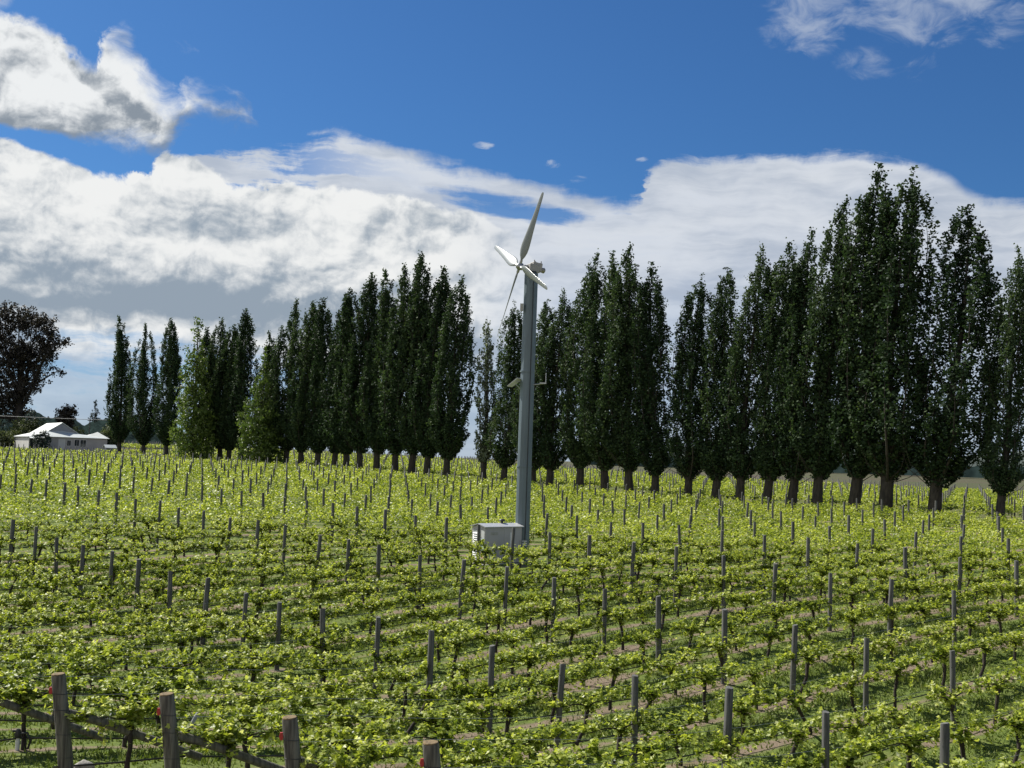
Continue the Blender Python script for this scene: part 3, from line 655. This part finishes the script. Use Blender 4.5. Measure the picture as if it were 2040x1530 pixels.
def cabinet():
    x, y = -0.92, 48.5; rt = empty('engine_cabinet', (x, y, gz(x, y) + 0.02), ROWROT)
    tag(rt, 'pale grey engine cabinet with louvred end and low pitched roof beside the tower foot', 'cabinet')
    L, W, H = 2.0, 0.92, 1.52
    m = MB(); m.add([(0,0,0),(L,0,0),(L,W,0),(0,W,0),(0,0,H),(L,0,H),(L,W,H),(0,W,H),(0,W/2,H+0.10),(L,W/2,H+0.10)], [(0,1,5,4),(1,2,6,9,5),(2,3,7,6),(3,0,4,8,7),(3,2,1,0),(4,5,9,8),(7,8,9,6)])
    b = m.build('cabinet_body', M['cabinet'], rt)
    r = MB()
    for s in (0, 1):
        y0, y1 = (-0.07, W / 2) if s == 0 else (W + 0.07, W / 2); z0, z1 = H + 0.005, H + 0.125
        vs = [(-0.07, y0, z0), (L + 0.07, y0, z0), (L + 0.07, y1, z1), (-0.07, y1, z1)]; vs += [(a, q, z + 0.035) for a, q, z in vs]
        f = [(0,1,2,3),(7,6,5,4),(4,5,1,0),(5,6,2,1),(6,7,3,2),(7,4,0,3)]
        r.add(vs, f if s else [tuple(reversed(k)) for k in f])
    r.build('roof', M['cabinet_roof'], rt)
    lo = MB(); lo.box(-0.018, -0.002, 0.34, 0.86, 0.12, 1.38); p = lo.build('louvre_panel', M['white_paint'], rt)
    for i in range(13):
        z = 0.18 + i * 0.092; s = MB(); s.add([(-0.020, 0.38, z), (-0.020, 0.82, z), (-0.055, 0.82, z - 0.045), (-0.055, 0.38, z - 0.045), (-0.020, 0.38, z - 0.012), (-0.020, 0.82, z - 0.012)], [(0,1,2,3),(5,4,3,2),(0,3,4),(1,5,2)]); s.build('louvre', M['white_paint'], p)
    d = MB(); d.box(-0.012, -0.002, 0.04, 0.27, 0.10, 1.40); w = d.build('end_panel', M['white_paint'], rt)
    k = MB(); k.box(-0.017, -0.012, 0.06, 0.25, 0.55, 1.05); k.build('blue_sticker', M['blue_sticker'], w)
    k = MB(); k.box(-0.017, -0.012, 0.06, 0.25, 0.22, 0.46); k.build('orange_sticker', M['sticker'], w)
    k = MB(); k.box(0.30, 0.68, -0.012, -0.002, 1.20, 1.33); g = k.build('vent_grille', M['head_paint'], rt)
    k = MB(); k.box(1.35, 1.50, -0.010, -0.002, 0.55, 1.30); k.build('instruction_label', M['white_paint'], rt)
    k = MB(); k.box(1.02, 1.035, -0.006, -0.001, 0.05, 1.45); k.box(1.90, 1.93, -0.02, -0.002, 0.7, 0.95); k.build('door_trim', M['head_paint'], rt)
    ex = MB(); ex.tube([(1.28, 0.5, H + 0.10), (1.28, 0.5, H + 0.26)], 0.06, 12); ex.tube([(1.28, 0.5, H + 0.25), (1.28, 0.5, H + 0.30), (1.28, 0.5, H + 0.33)], [0.14, 0.13, 0.05], 14); ex.build('exhaust', M['dark_metal'], rt)
    pd = MB(); pd.box(-0.35, L + 0.2, -0.25, W + 0.2, -0.14, -0.002); pd.build('concrete_pad', M['house_wall'], rt)
cabinet()

# ------------------------------------------------------------------ trees
def quads_mesh(name, C, S, tint, r, up=0.3):
    """one small leafy face per centre, randomly turned"""
    k = len(C); N = r.normal(0, 0.8, (k, 3)) + [0, 0, up]; N /= np.linalg.norm(N, axis=1, keepdims=True)
    U = np.cross(N, r.normal(0, 1, (k, 3))); U /= np.linalg.norm(U, axis=1, keepdims=True); W = np.cross(N, U)
    S = np.asarray(S)[:, None]; a, b = U * S * 0.62, W * S * 0.46
    V = np.stack([C - a, C - b + a * 0.15, C + a, C + b + a * 0.15], 1).reshape(-1, 3)
    return np_mesh(name, V, np.arange(4 * k).reshape(-1, 4), tint=tint)
def poplar_proto(seed, H=24.0, dens=1.0, bulb=1.0, narrow=1.0, leaf=0.22, tips=1.0):
    """upright poplar: many fastigiate limbs, each carrying a pointed plume, held inside a flame-shaped outline"""
    r = np.random.default_rng(seed); tr = MB(); C, S, T = [], [], []
    wob = lambda z: np.array([0.30 * math.sin(z * 0.19 + seed), 0.30 * math.sin(z * 0.16 + seed * 2.0), 0]) * min(1, max(z, 0) / 6)
    hz = np.array([0.0, 0.065, 0.10, 0.16, 0.25, 0.40, 0.58, 0.75, 0.88, 0.96, 1.0]); hr = np.array([0.2, 0.4, 0.9 * bulb, 2.0 * bulb, 2.5 * bulb, 2.55, 2.4, 1.95, 1.40, 0.75, 0.15]) * narrow
    env = lambda z: float(np.interp(z / H, hz, hr))
    zs = np.linspace(-0.6, H * 0.93, 9); tr.tube([wob(z) + [0, 0, z] for z in zs], [0.46, 0.36, 0.29, 0.24, 0.19, 0.15, 0.10, 0.06, 0.02], 9)
    def limb(z0, z1, k, a, cr, n, thick):
        L = z1 - z0; sw = r.normal(0, 0.25)
        def P(s):
            z = z0 + L * (0.06 * s + 0.94 * s ** 1.08); q = env(max(z, 0.11 * H)) * k * (1 - (1 - min(s * 2.4, 1)) ** 2)
            aa = a + sw * s; return wob(z) + np.array([math.cos(aa) * q, math.sin(aa) * q, z])
        tr.tube([P(s) for s in (0, 0.15, 0.3, 0.5, 0.7, 0.97)], [thick, thick * 0.8, thick * 0.62, thick * 0.42, thick * 0.22, 0.012], 5, False)
        ns = max(8, int(n / 14)); tl = r.normal(0.45, 0.10)
        for i in range(ns):
            s = 0.10 + 0.90 * r.random() ** 0.9; c = P(s)
            w = cr * min(1, (s - 0.02) / 0.22) * (1 if s < 0.5 else max(0.10, 1 - ((s - 0.5) / 0.5) ** 1.3 * 0.92))
            b = r.uniform(0, 6.28); q = w * math.sqrt(r.random()); cc = c + [math.cos(b) * q, math.sin(b) * q, r.normal(0, 0.2)]
            m = 14; out = np.array([math.cos(b) * 0.8, math.sin(b) * 0.8, 1.7]); tt = r.uniform(-0.5, 0.5, (m, 1))
            C.append(cc + out * tt * 0.45 + r.normal(0, 0.10, (m, 3))); S.append(r.uniform(0.65, 1.2, m) * leaf); T.append(np.clip(r.normal(tl, 0.12) + r.normal(0, 0.16, m), 0, 1))
    nl = 24
    for i in range(nl):
        f = i / (nl - 1); z0 = H * (0.09 + 0.47 * f ** 1.2) + r.normal(0, 0.3); z1 = min(H * r.uniform(0.90, 0.985), z0 + H * r.uniform(0.26, 0.50))
        limb(z0, z1, r.uniform(0.45, 0.95) if f < 0.8 else r.uniform(0.2, 0.75), i * 2.4 + r.normal(0, 0.3), narrow * (0.84 - 0.22 * f), int(620 * dens * (1 - 0.30 * f)), 0.10 - 0.05 * f)
    for i in range(13): limb(H * 0.085 + r.uniform(0, 0.8), H * r.uniform(0.17, 0.38), r.uniform(0.35, 0.95), i * 2.4 + 1, 0.78 * narrow, int(430 * dens), 0.035)
    for i in range(int(5 * tips)): limb(H * r.uniform(0.52, 0.66), H * r.uniform(0.88, 0.995), r.uniform(0.35, 0.9), i * 1.7 + r.random(), 0.55 * narrow, int(380 * dens), 0.05)
    limb(H * 0.28, H, 0.06, 1.0, 0.70 * narrow, int(1000 * dens), 0.05)
    C, S, T = np.concatenate(C), np.concatenate(S), np.concatenate(T)
    rho = np.hypot(C[:, 0], C[:, 1]); keep = (C[:, 2] > 2.6) & (rho < 0.40 + 0.72 * (C[:, 2] - 2.4)); C, S, T = C[keep], S[keep], T[keep]
    return tr.mesh('trunk'), quads_mesh('crown', C, S, T, r, 0.0)
POP = []
for i in range(14):
    big = i >= 7; q = random.Random(i + 40)
    t_me, c_me = poplar_proto(300 + i * 7, 24.0, q.uniform(1.25, 1.65), q.uniform(1.0, 1.3) if big else q.uniform(0.85, 1.05), q.uniform(0.88, 1.12), 0.185 if big else 0.205, q.uniform(0.5, 2.0))
    t_me.materials.append(M['bark']); c_me.materials.append(M['poplar_leaf']); POP.append((t_me, c_me))
TREES = [(36.6,85.1,19.9,1.5), (33.1,88.6,23.9,2.5), (30.2,91.5,27.2,1.7), (28.2,93.5,28.3,2.0), (25.9,95.8,25.5,1.8), (24.1,97.6,23.6,1.8), (22.4,99.3,22.9,2.0), (20.5,101.2,22.4,1.4), (18.6,103.1,20.5,1.1), (16.5,105.2,20.1,0.7), (13.8,107.9,21.6,-0.7), (11.7,110.0,23.4,-0.9), (9.5,112.2,23.3,-0.1), (7.1,114.6,23.8,1.0), (4.2,117.5,19.9,0.7), (2.5,119.2,18.9,0.6), (-0.6,122.3,18.8,0.8), (-7.1,128.8,22.8,0.7), (-9.5,131.2,23.8,0.9), (-11.5,133.2,25.8,0.6), (-13.5,135.2,24.2,0.1), (-16.0,137.7,24.0,0.2), (-18.3,140.0,24.0,0.1), (-20.3,142.0,21.9,-0.3), (-22.1,143.8,21.9,0.7), (-24.7,146.4,21.3,0.2), (-27.2,148.9,21.4,0.4), (-29.8,151.5,21.5,0.6), (-32.6,154.3,17.4,-0.5), (-37.7,159.4,21.2,0.2), (-39.8,161.5,18.8,-0.2), (-41.3,163.0,20.3,-1.2), (-43.7,165.4,18.8,-1.2), (-52.3,174.0,21.0,-0.6), (-57.5,179.2,20.2,-0.9), (-63.3,185.0,22.0,-1.2)]
def place_tree(name, label, cat, group, t_me, c_me, x, y, h, lean, h0, wid, yaw):
    z = gz(x, y); rt = empty(name, (x, y, z)); tag(rt, label, cat, group)
    rt.rotation_euler = (0, math.atan2(lean, h), 0); rt.scale = (wid, wid, h / h0)
    for nm, me in (('trunk', t_me), ('crown', c_me)):
        o = link_mesh(nm, me, None, rt); o.rotation_euler = (0, 0, yaw)
    return rt
for i, (x, y, h, lean) in enumerate(TREES):
    h += 0.8 if i == 3 else 1.0
    if i == 0: lab = 'poplar at the right edge of the photo, standing apart across a gap'
    elif i == 1: lab = 'broad leaning poplar that ends the right-hand row just before the gap'
    elif i == 3: lab = 'tallest dark poplar of the whole row, with one high pointed tip'
    elif i == 2: lab = 'very tall poplar with several tips, right of the tallest poplar'
    elif i <= 16: lab = 'dark upright poplar, %s from the right in the tall row right of the tower' % ORD[i]
    elif i == 28: lab = 'short thin grey-green poplar beside the light green bushy tree'
    elif i < 28: lab = 'dark dense poplar, %s from the right in the block left of the tower' % ORD[i - 17]
    elif i < 33: lab = 'dark poplar between the two light green bushy trees, %s from the right of its cluster' % ORD[i - 29]
    else: lab = ('poplar standing apart closest to the light green bushy tree', 'slender see-through poplar in the middle of three standing apart', 'leftmost poplar, standing apart near the white-roofed house')[i - 33]
    t_me, c_me = POP[7 + (i * 3) % 7 if i < 17 else (i * 3) % 7]
    place_tree('poplar_tree', lab, 'poplar tree', 'poplar windbreak across the vineyard', t_me, c_me, x, y, h, lean, 24.0, (h / 24.0) ** 0.5 * (0.92 if i == 0 else 1.30 if i in (1, 2) else 1.15 if i == 3 else 1.06 if i < 33 else 0.95), random.uniform(0, 6.28))
t_me, c_me = poplar_proto(911, 19.0, 0.10, 0.75, 0.62, 0.24); t_me.materials.append(M['bark']); c_me.materials.append(M['pale_poplar_leaf'])
place_tree('sparse_poplar_tree', 'sparse grey-green young poplar with thin see-through top left of the tower', 'poplar tree', None, t_me, c_me, -2.8, 124.5, 19.2, -0.1, 19.0, 0.9, 0.4)

def blob_tree(name, label, cat, x, y, blobs, mat, leaf, n, trunk=None, seed=1, group=None, zoff=0.0):
    """crown of leaf sprigs gathered in uneven clumps, blobs (dx, dy, z, rx, rz), on a limbed trunk"""
    r = np.random.default_rng(seed); rt = empty(name, (x, y, gz(x, y) + zoff)); tag(rt, label, cat, group); C = []
    tot = sum(b[3] ** 2 * b[4] for b in blobs)
    for dx, dy, z, rx, rz in blobs:
        m = max(4, int(n * rx * rx * rz / tot / 14)); v = r.normal(0, 1, (m, 3)); v /= np.linalg.norm(v, axis=1, keepdims=True)
        v *= (r.random((m, 1)) ** 0.45) * (1 + 0.22 * np.sin(v[:, :1] * 5 + seed) * np.cos(v[:, 2:] * 4))
        c = v * [rx, rx, rz] + [dx, dy, z]; C.append((c[:, None] + r.normal(0, leaf * 0.75, (m, 14, 3))).reshape(-1, 3))
    C = np.concatenate(C); C = C[C[:, 2] > 0.1]
    link_mesh('crown', quads_mesh('crown', C, r.uniform(0.6, 1.2, len(C)) * leaf, np.clip(r.normal(0.45, 0.22, len(C)), 0, 1), r), M[mat], rt)
    if trunk:
        h, rad = trunk; m = MB(); m.tube([(0, 0, -0.4), (0.1, 0, h * 0.3), (0, 0.1, h * 0.65), (0, 0, h)], [rad, rad * 0.8, rad * 0.6, rad * 0.3], 9)
        for k, (dx, dy, z, rx, rz) in enumerate(blobs):
            s = h * (0.3 + 0.5 * random.random()); s = min(s, z * 0.8); e = Vector((dx, dy, z)); o = Vector((0, 0, s)); md = o.lerp(e, 0.5) + Vector((0, 0, -0.1 * (e - o).length))
            m.tube([o, md, e], [rad * 0.38, rad * 0.25, rad * 0.08], 6, False)
        m.build('trunk', M['bark'], rt)
    return rt
# two light-green bushy trees in front of the row
def cone_blobs(h, w, r, k):
    out = []
    for i in range(k):
        f = (i + 0.5) / k; rr = w * (math.sin(min(1, (1 - f) * 1.35) * 1.57)) * (0.75 + 0.35 * r.random()); a = i * 2.4
        out.append((math.cos(a) * rr * 0.55, math.sin(a) * rr * 0.55, h * (0.05 + 0.92 * f), max(0.45, rr * 0.62), h * 0.085))
    return out
rr_ = random.Random(5)
blob_tree('lime_green_tree', 'taller light green bushy tree leafy to the ground, left one of the two', 'tree', -44.6, 160.0, cone_blobs(21.0, 3.1, rr_, 30), 'lime_leaf', 0.28, 12000, (15.0, 0.25), 21)
blob_tree('lime_green_tree', 'shorter light green bushy tree leafy to the ground, right one of the two', 'tree', -33.0, 150.5, cone_blobs(15.2, 3.0, rr_, 24), 'lime_leaf', 0.28, 10000, (10.0, 0.2), 22)
# large dark copper tree behind the house and the planting around it
blob_tree('copper_tree', 'huge brown-leaved broad tree at the left edge behind the house', 'tree', -113.4, 262.0,
    [(2.9,0,28,4.6,3.8),(-1.7,1,29.5,4.8,3.6),(7.0,-1,25.2,3.4,2.6),(9.6,0,24.2,2.1,1.4),(1.7,2,22,5.0,4.2),(5.8,-2,20.4,3.6,2.6),(7.8,1,17.4,2.3,1.6),(-2.2,-1,20,5.8,4.8),(2.3,1,16.5,4.2,3.4),(-7,0,25,5.6,4.8),(-8,1,16,5.4,5),(-0.6,-1,12.0,4.0,3.6),(-4.5,1,9,5.0,4.5),(-12,0,20,5.5,5.5),(5.0,2,23.5,3.2,2.6),(-5,-2,30,3.4,2.6),(3.5,-2,13.0,2.6,2.0),(-10,0,8,5,4.5),(0.5,2,6.5,3.0,3.2)], 'copper_leaf', 0.40, 42000, (24, 1.1), 31)
SHR = [(-118, 252, 7.0, 7.5, 'olive_leaf', 'rounded olive-green bush at the left edge below the huge brown tree', 'olive_shrub'),
       (-104, 246, 5.4, 7.2, 'olive_leaf', 'rounded olive-green bush directly behind the house roof', 'olive_shrub'),
       (-95, 244, 4.2, 5.4, 'olive_leaf', 'low olive bush behind the right part of the house roof', 'olive_shrub'),
       (-100.5, 256, 3.2, 10.5, 'copper_leaf', 'small dark tree rising behind the olive bushes by the house', 'dark_shrub'),
       (-99.5, 222, 2.6, 3.8, 'olive_leaf', 'pale grey-green shrub at the left end of the house', 'pale_shrub'),
       (-77.5, 219.5, 2.7, 5.6, 'olive_leaf', 'drooping olive-grey willow bush at the right end of the house', 'willow_bush')]
for i, (x, y, w, h, mt, lab, nm) in enumerate(SHR):
    rb = random.Random(40 + i); bl = [(rb.uniform(-0.6, 0.6) * w, rb.uniform(-0.5, 0.5) * w, h * rb.uniform(0.25, 0.75), w * rb.uniform(0.35, 0.55), h * rb.uniform(0.18, 0.3)) for _ in range(9)] + [(0, 0, h * 0.45, w * 0.6, h * 0.42)]
    blob_tree(nm, lab, 'bush' if h < 9 else 'tree', x, y, bl, mt, 0.32, 8000, (h * 0.6, 0.18), 50 + i)
blob_tree('garden_tree', 'small loose dark-leaved tree in front of the white house wall', 'tree', -85.0, 207.0, [(0,0,1.2,1.1,0.9),(0.5,0,2.3,1.0,0.8),(-0.7,0,2.6,0.9,0.7),(0.2,0,3.5,0.8,0.6),(-1.4,0,1.7,0.7,0.4),(1.3,0,2.6,0.6,0.35)], 'pine_leaf', 0.26, 1100, (3.2, 0.09), 61)
def pine(x, y, h, lab, seed, w=0.30):
    blob_tree('pine_tree', lab, 'pine tree', x, y, [(0, 0, h * f, h * w * (1.05 - f), h * 0.09) for f in np.linspace(0.12, 0.95, 9)], 'pine_leaf', 1.0, 900, (h * 0.9, 0.5), seed, zoff=27)
pine(-470, 1285, 26, 'distant dark pine with pointed top on the wooded hill behind the house', 71)
pine(-436, 1290, 20, 'distant rounded dark pine on the hill just left of the leftmost poplar', 72, 0.5)

# ------------------------------------------------------------------ house, shed, power pole
def house():
    rt = empty('house', (-84.9, 209.0, gz(-80, 214) + 0.25), ROWROT - R(7)); rt.scale = (0.87, 0.9, 0.97); tag(rt, 'low white-roofed house with a grey gable end beyond the vines', 'house')
    def slab(name, pts, th, mat, par=rt):
        a = [Vector(p) for p in pts]; nn = (a[1] - a[0]).cross(a[2] - a[0]).normalized()
        if nn.z < 0: a.reverse(); nn = -nn
        k = len(a); vs = [p - nn * th for p in a] + a
        return MB().add(vs, [tuple(reversed(range(k))), tuple(range(k, 2 * k))] + [(i, (i + 1) % k, (i + 1) % k + k, i + k) for i in range(k)]).build(name, M[mat], par)
    # main block runs back from the gable
    w = MB(); w.add([(0,3,0),(6.8,3,0),(6.8,21,0),(0,21,0),(0,3,3.3),(6.8,3,3.3),(6.8,21,3.3),(0,21,3.3),(3.4,3,5.2),(3.4,21,5.2)], [(0,1,5,8,4),(1,2,6,5),(2,3,7,9,6),(3,0,4,7)]); w.build('gable_wall', M['gable_wall'], rt)
    slab('roof', [(-0.1,2.8,3.24),(3.4,2.8,5.32),(3.4,21.2,5.32),(-0.1,21.2,3.24)], 0.10, 'roof_iron'); slab('roof', [(7.1,2.8,3.14),(3.4,2.8,5.325),(3.4,21.2,5.325),(7.1,21.2,3.14)], 0.10, 'roof_iron')
    # lower left wing under a flatter continuation of the roof
    w = MB(); w.box(-3.3, -0.005, 2.0, 20.8, 0, 2.25); w.build('side_wing_wall', M['house_white'], rt)
    slab('wing_roof', [(-3.6,1.7,2.42),(-0.11,1.7,3.235),(-0.11,21.1,3.235),(-3.6,21.1,2.42)], 0.08, 'roof_iron')
    # front extension
    w = MB(); w.add([(0.6,0,0),(12.2,0,0),(12.2,2.99,0),(0.6,2.99,0),(0.6,0,2.45),(12.2,0,2.45),(12.2,2.99,2.45),(0.6,2.99,2.45)], [(0,1,5,4),(1,2,6,5),(2,3,7,6),(3,0,4,7),(4,5,6,7)]); w.build('front_wall', M['house_wall'], rt)
    slab('front_roof', [(-0.2,-0.35,2.50),(12.6,-0.35,2.50),(10.6,2.4,3.75),(8.7,2.6,3.05),(3.4,2.98,3.7),(-0.2,2.98,3.6)], 0.06, 'roof_iron')
    slab('front_roof', [(12.6,-0.35,2.50),(12.6,5.0,2.50),(10.6,2.4,3.752)], 0.06, 'roof_iron')
    slab('front_roof', [(12.6,5.0,2.50),(7.2,5.0,2.6),(8.7,2.62,3.05),(10.6,2.42,3.748)], 0.06, 'roof_iron')
    pr = MB(); pr.box(-2.7, 0.55, 0.2, 1.98, 0, 2.0); pr.build('porch_wall', M['house_wall'], rt)
    slab('porch_roof', [(-3.4,-0.1,2.12),(0.59,-0.1,2.25),(0.59,2.05,2.62),(-3.4,2.05,2.48)], 0.06, 'roof_iron')
    dk = MB(); dk.box(-3.2, -2.72, 0.3, 1.9, 0, 1.95); dk.build('doorway', M['glass'], rt)
    for x0, x1, z0, z1 in ((5.5, 6.4, 0.9, 2.05), (6.7, 7.8, 0.75, 2.05), (4.0, 4.7, 0.9, 1.9)):
        f = MB(); f.box(x0 - 0.08, x1 + 0.08, -0.04, -0.002, z0 - 0.08, z1 + 0.08); fr = f.build('window', M['house_white'], rt)
        g = MB(); g.box(x0, (x0 + x1) / 2 - 0.03, -0.05, -0.04, z0, z1); g.box((x0 + x1) / 2 + 0.03, x1, -0.05, -0.04, z0, z1); g.build('pane', M['glass'], fr)
    d = MB(); d.box(2.2, 3.6, -0.05, -0.002, 0.05, 2.1); d.build('door', M['house_white'], rt)
    v = MB(); v.tube([(-2.2, 3.0, 2.7), (-2.2, 3.0, 3.35)], 0.13, 8); v.build('flue', M['head_paint'], rt)
house()
def shed():
    rt = empty('garden_shed', (-72.0, 205.0, gz(-72, 205) - 0.1), ROWROT); tag(rt, 'tiny grey garden shed with cream pitched roof right of the house', 'shed')
    m = MB(); m.add([(-0.9,-0.8,0),(0.9,-0.8,0),(0.9,0.8,0),(-0.9,0.8,0),(-0.9,-0.8,1.3),(0.9,-0.8,1.3),(0.9,0.8,1.3),(-0.9,0.8,1.3),(-0.9,0,1.75),(0.9,0,1.75)], [(0,1,5,4),(1,2,6,9,5),(2,3,7,6),(3,0,4,8,7)]); m.build('shed_wall', M['gable_wall'], rt)
    r = MB(); r.add([(-1.05,-0.95,1.24),(1.05,-0.95,1.24),(1.05,0,1.80),(-1.05,0,1.80),(-1.05,0.95,1.24),(1.05,0.95,1.24)], [(0,1,2,3),(3,2,5,4)]); o = r.build('shed_roof', M['roof_iron'], rt); s = o.modifiers.new('solid', 'SOLIDIFY'); s.thickness = 0.06
shed()
def power_pole(x, y, h, lab):
    rt = empty('power_pole', (x, y, gz(x, y))); tag(rt, lab, 'power pole')
    MB().tube([(0, 0, -0.5), (0, 0, h)], [0.16, 0.11], 8).build('pole', M['post_wood'], rt)
    c = MB(); c.box(-0.07, 0.07, -1.2, 1.2, h - 0.5, h - 0.36); c.build('crossarm', M['post_wood'], rt)
    for yy in (-1.05, 0.0, 1.05): MB().tube([(0, yy, h - 0.36), (0, yy, h - 0.16)], 0.05, 6).build('insulator', M['white_paint'], rt)
    return Vector((x, y, gz(x, y) + h - 0.18))
pa = power_pole(-89.5, 242.0, 6.4, 'slim grey power pole with a crossarm just right of the house roof')
for dy, s in ((-1.05, 0.9), (1.05, 1.4)):
    pts = []
    for i in range(15):
        f = i / 14; q = Vector((-150 + 130 * f, 242 + dy + (f - 0.46) * 20, 0)); q.z = pa.z + s * (4 * (f - 0.465) ** 2) - s * 0.0
        pts.append(q)
    tag(MB().tube(pts, 0.035, 4).build('power_line', M['galvanised']), 'pale sagging power line, %s of the two, running past the pole behind the house' % ('nearer' if dy < 0 else 'farther'), 'power line')

# ------------------------------------------------------------------ small things on the ground at the row ends
def stone(x, y, s, lab, seed):
    r = random.Random(seed); vs, fs = [], []; n, k = 8, 12
    for i in range(n + 1):
        t = math.pi * i / n
        for j in range(k):
            a = 2 * math.pi * j / k; q = s * (1 + 0.16 * math.sin(3 * a + seed) * math.sin(t) + r.uniform(-0.06, 0.06))
            vs.append((q * math.sin(t) * math.cos(a) * 1.15, q * math.sin(t) * math.sin(a) * 0.85, q * math.cos(t) * 0.8))
    for i in range(n):
        for j in range(k): fs.append((i*k+j, (i+1)*k+j, (i+1)*k+(j+1)%k, i*k+(j+1)%k))
    o = MB().add(vs, fs, True).build('stone', M['stone'], None, (x, y, gz(x, y) + s * 0.45)); tag(o, lab, 'stone')
stone(-6.30, 17.6, 0.13, 'pale rounded stone lying at the foot of the leftmost strainer post', 2)
def valve(x, y):
    rt = empty('irrigation_valve', (x, y, gz(x, y))); tag(rt, 'small black and white irrigation riser valve at a row end', 'valve')
    MB().tube([(0, 0, -0.1), (0, 0, 0.20)], 0.035, 10).build('riser', M['white_paint'], rt)
    c = MB(); c.tube([(0, 0, 0.20), (0, 0, 0.26), (0, 0, 0.34)], [0.05, 0.055, 0.03], 10); c.box(-0.09, 0.02, -0.02, 0.02, 0.29, 0.32); c.build('valve_head', M['hose'], rt)
    MB().tube([(0.02, 0, 0.26), (0.14, 0.01, 0.28), (0.20, 0.02, 0.16), (0.16, 0.02, 0.02)], 0.02, 8).build('valve_pipe', M['hose'], rt)
valve(-7.79, 18.72)
GUARDS = [(-7.36,21.64,0.10,0.13,0.06,0.20,1,'grey plastic vine guard on a leaning young stem between the two left strainer posts'),
 (-7.12,21.80,0.46,0.12,0.05,0.10,0,'crumpled grey plastic sleeve above the guarded leaning stem, between the left strainer posts'),
 (-5.50,20.56,0.34,0.12,0.05,0.22,1,'grey plastic vine guard in the leaves right of the second strainer post'),
 (-3.07,23.1,0.05,0.20,0.05,0.14,0,'grey plastic vine guard lying on bare soil right of the reddish-topped strainer post'),
 (-2.96,21.69,0.05,0.22,0.02,0.05,0,'flat grey plastic guard lying in grass right of the reddish-topped strainer post'),
 (-0.58,22.1,0.15,0.18,0.05,0.10,0,'grey plastic guard among leaves right of the cut-off strainer post')]
for i, (x, y, z, tx, ty, L, stem, lab) in enumerate(GUARDS):
    rt = empty('vine_guard', (x, y, gz(x, y))); tag(rt, lab, 'vine guard', 'loose grey plastic vine guards')
    a = Vector((0, 0, z)); e = a + Vector((tx, ty, L)); d = (e - a).normalized(); m = MB()
    m.tube([a, a.lerp(e, 0.35) + Vector((0.012, 0, 0.008)), a.lerp(e, 0.7) - Vector((0.01, 0.01, 0)), e], [0.045, 0.062, 0.050, 0.058], 9, False, 0.55); m.build('sleeve', M['grey_plastic'], rt)
    if stem: MB().tube([a - d * (z / max(d.z, 0.3) + 0.1), a, e + d * 0.12], [0.035, 0.028, 0.022], 7).build('stem', M['vine_bark'], rt)
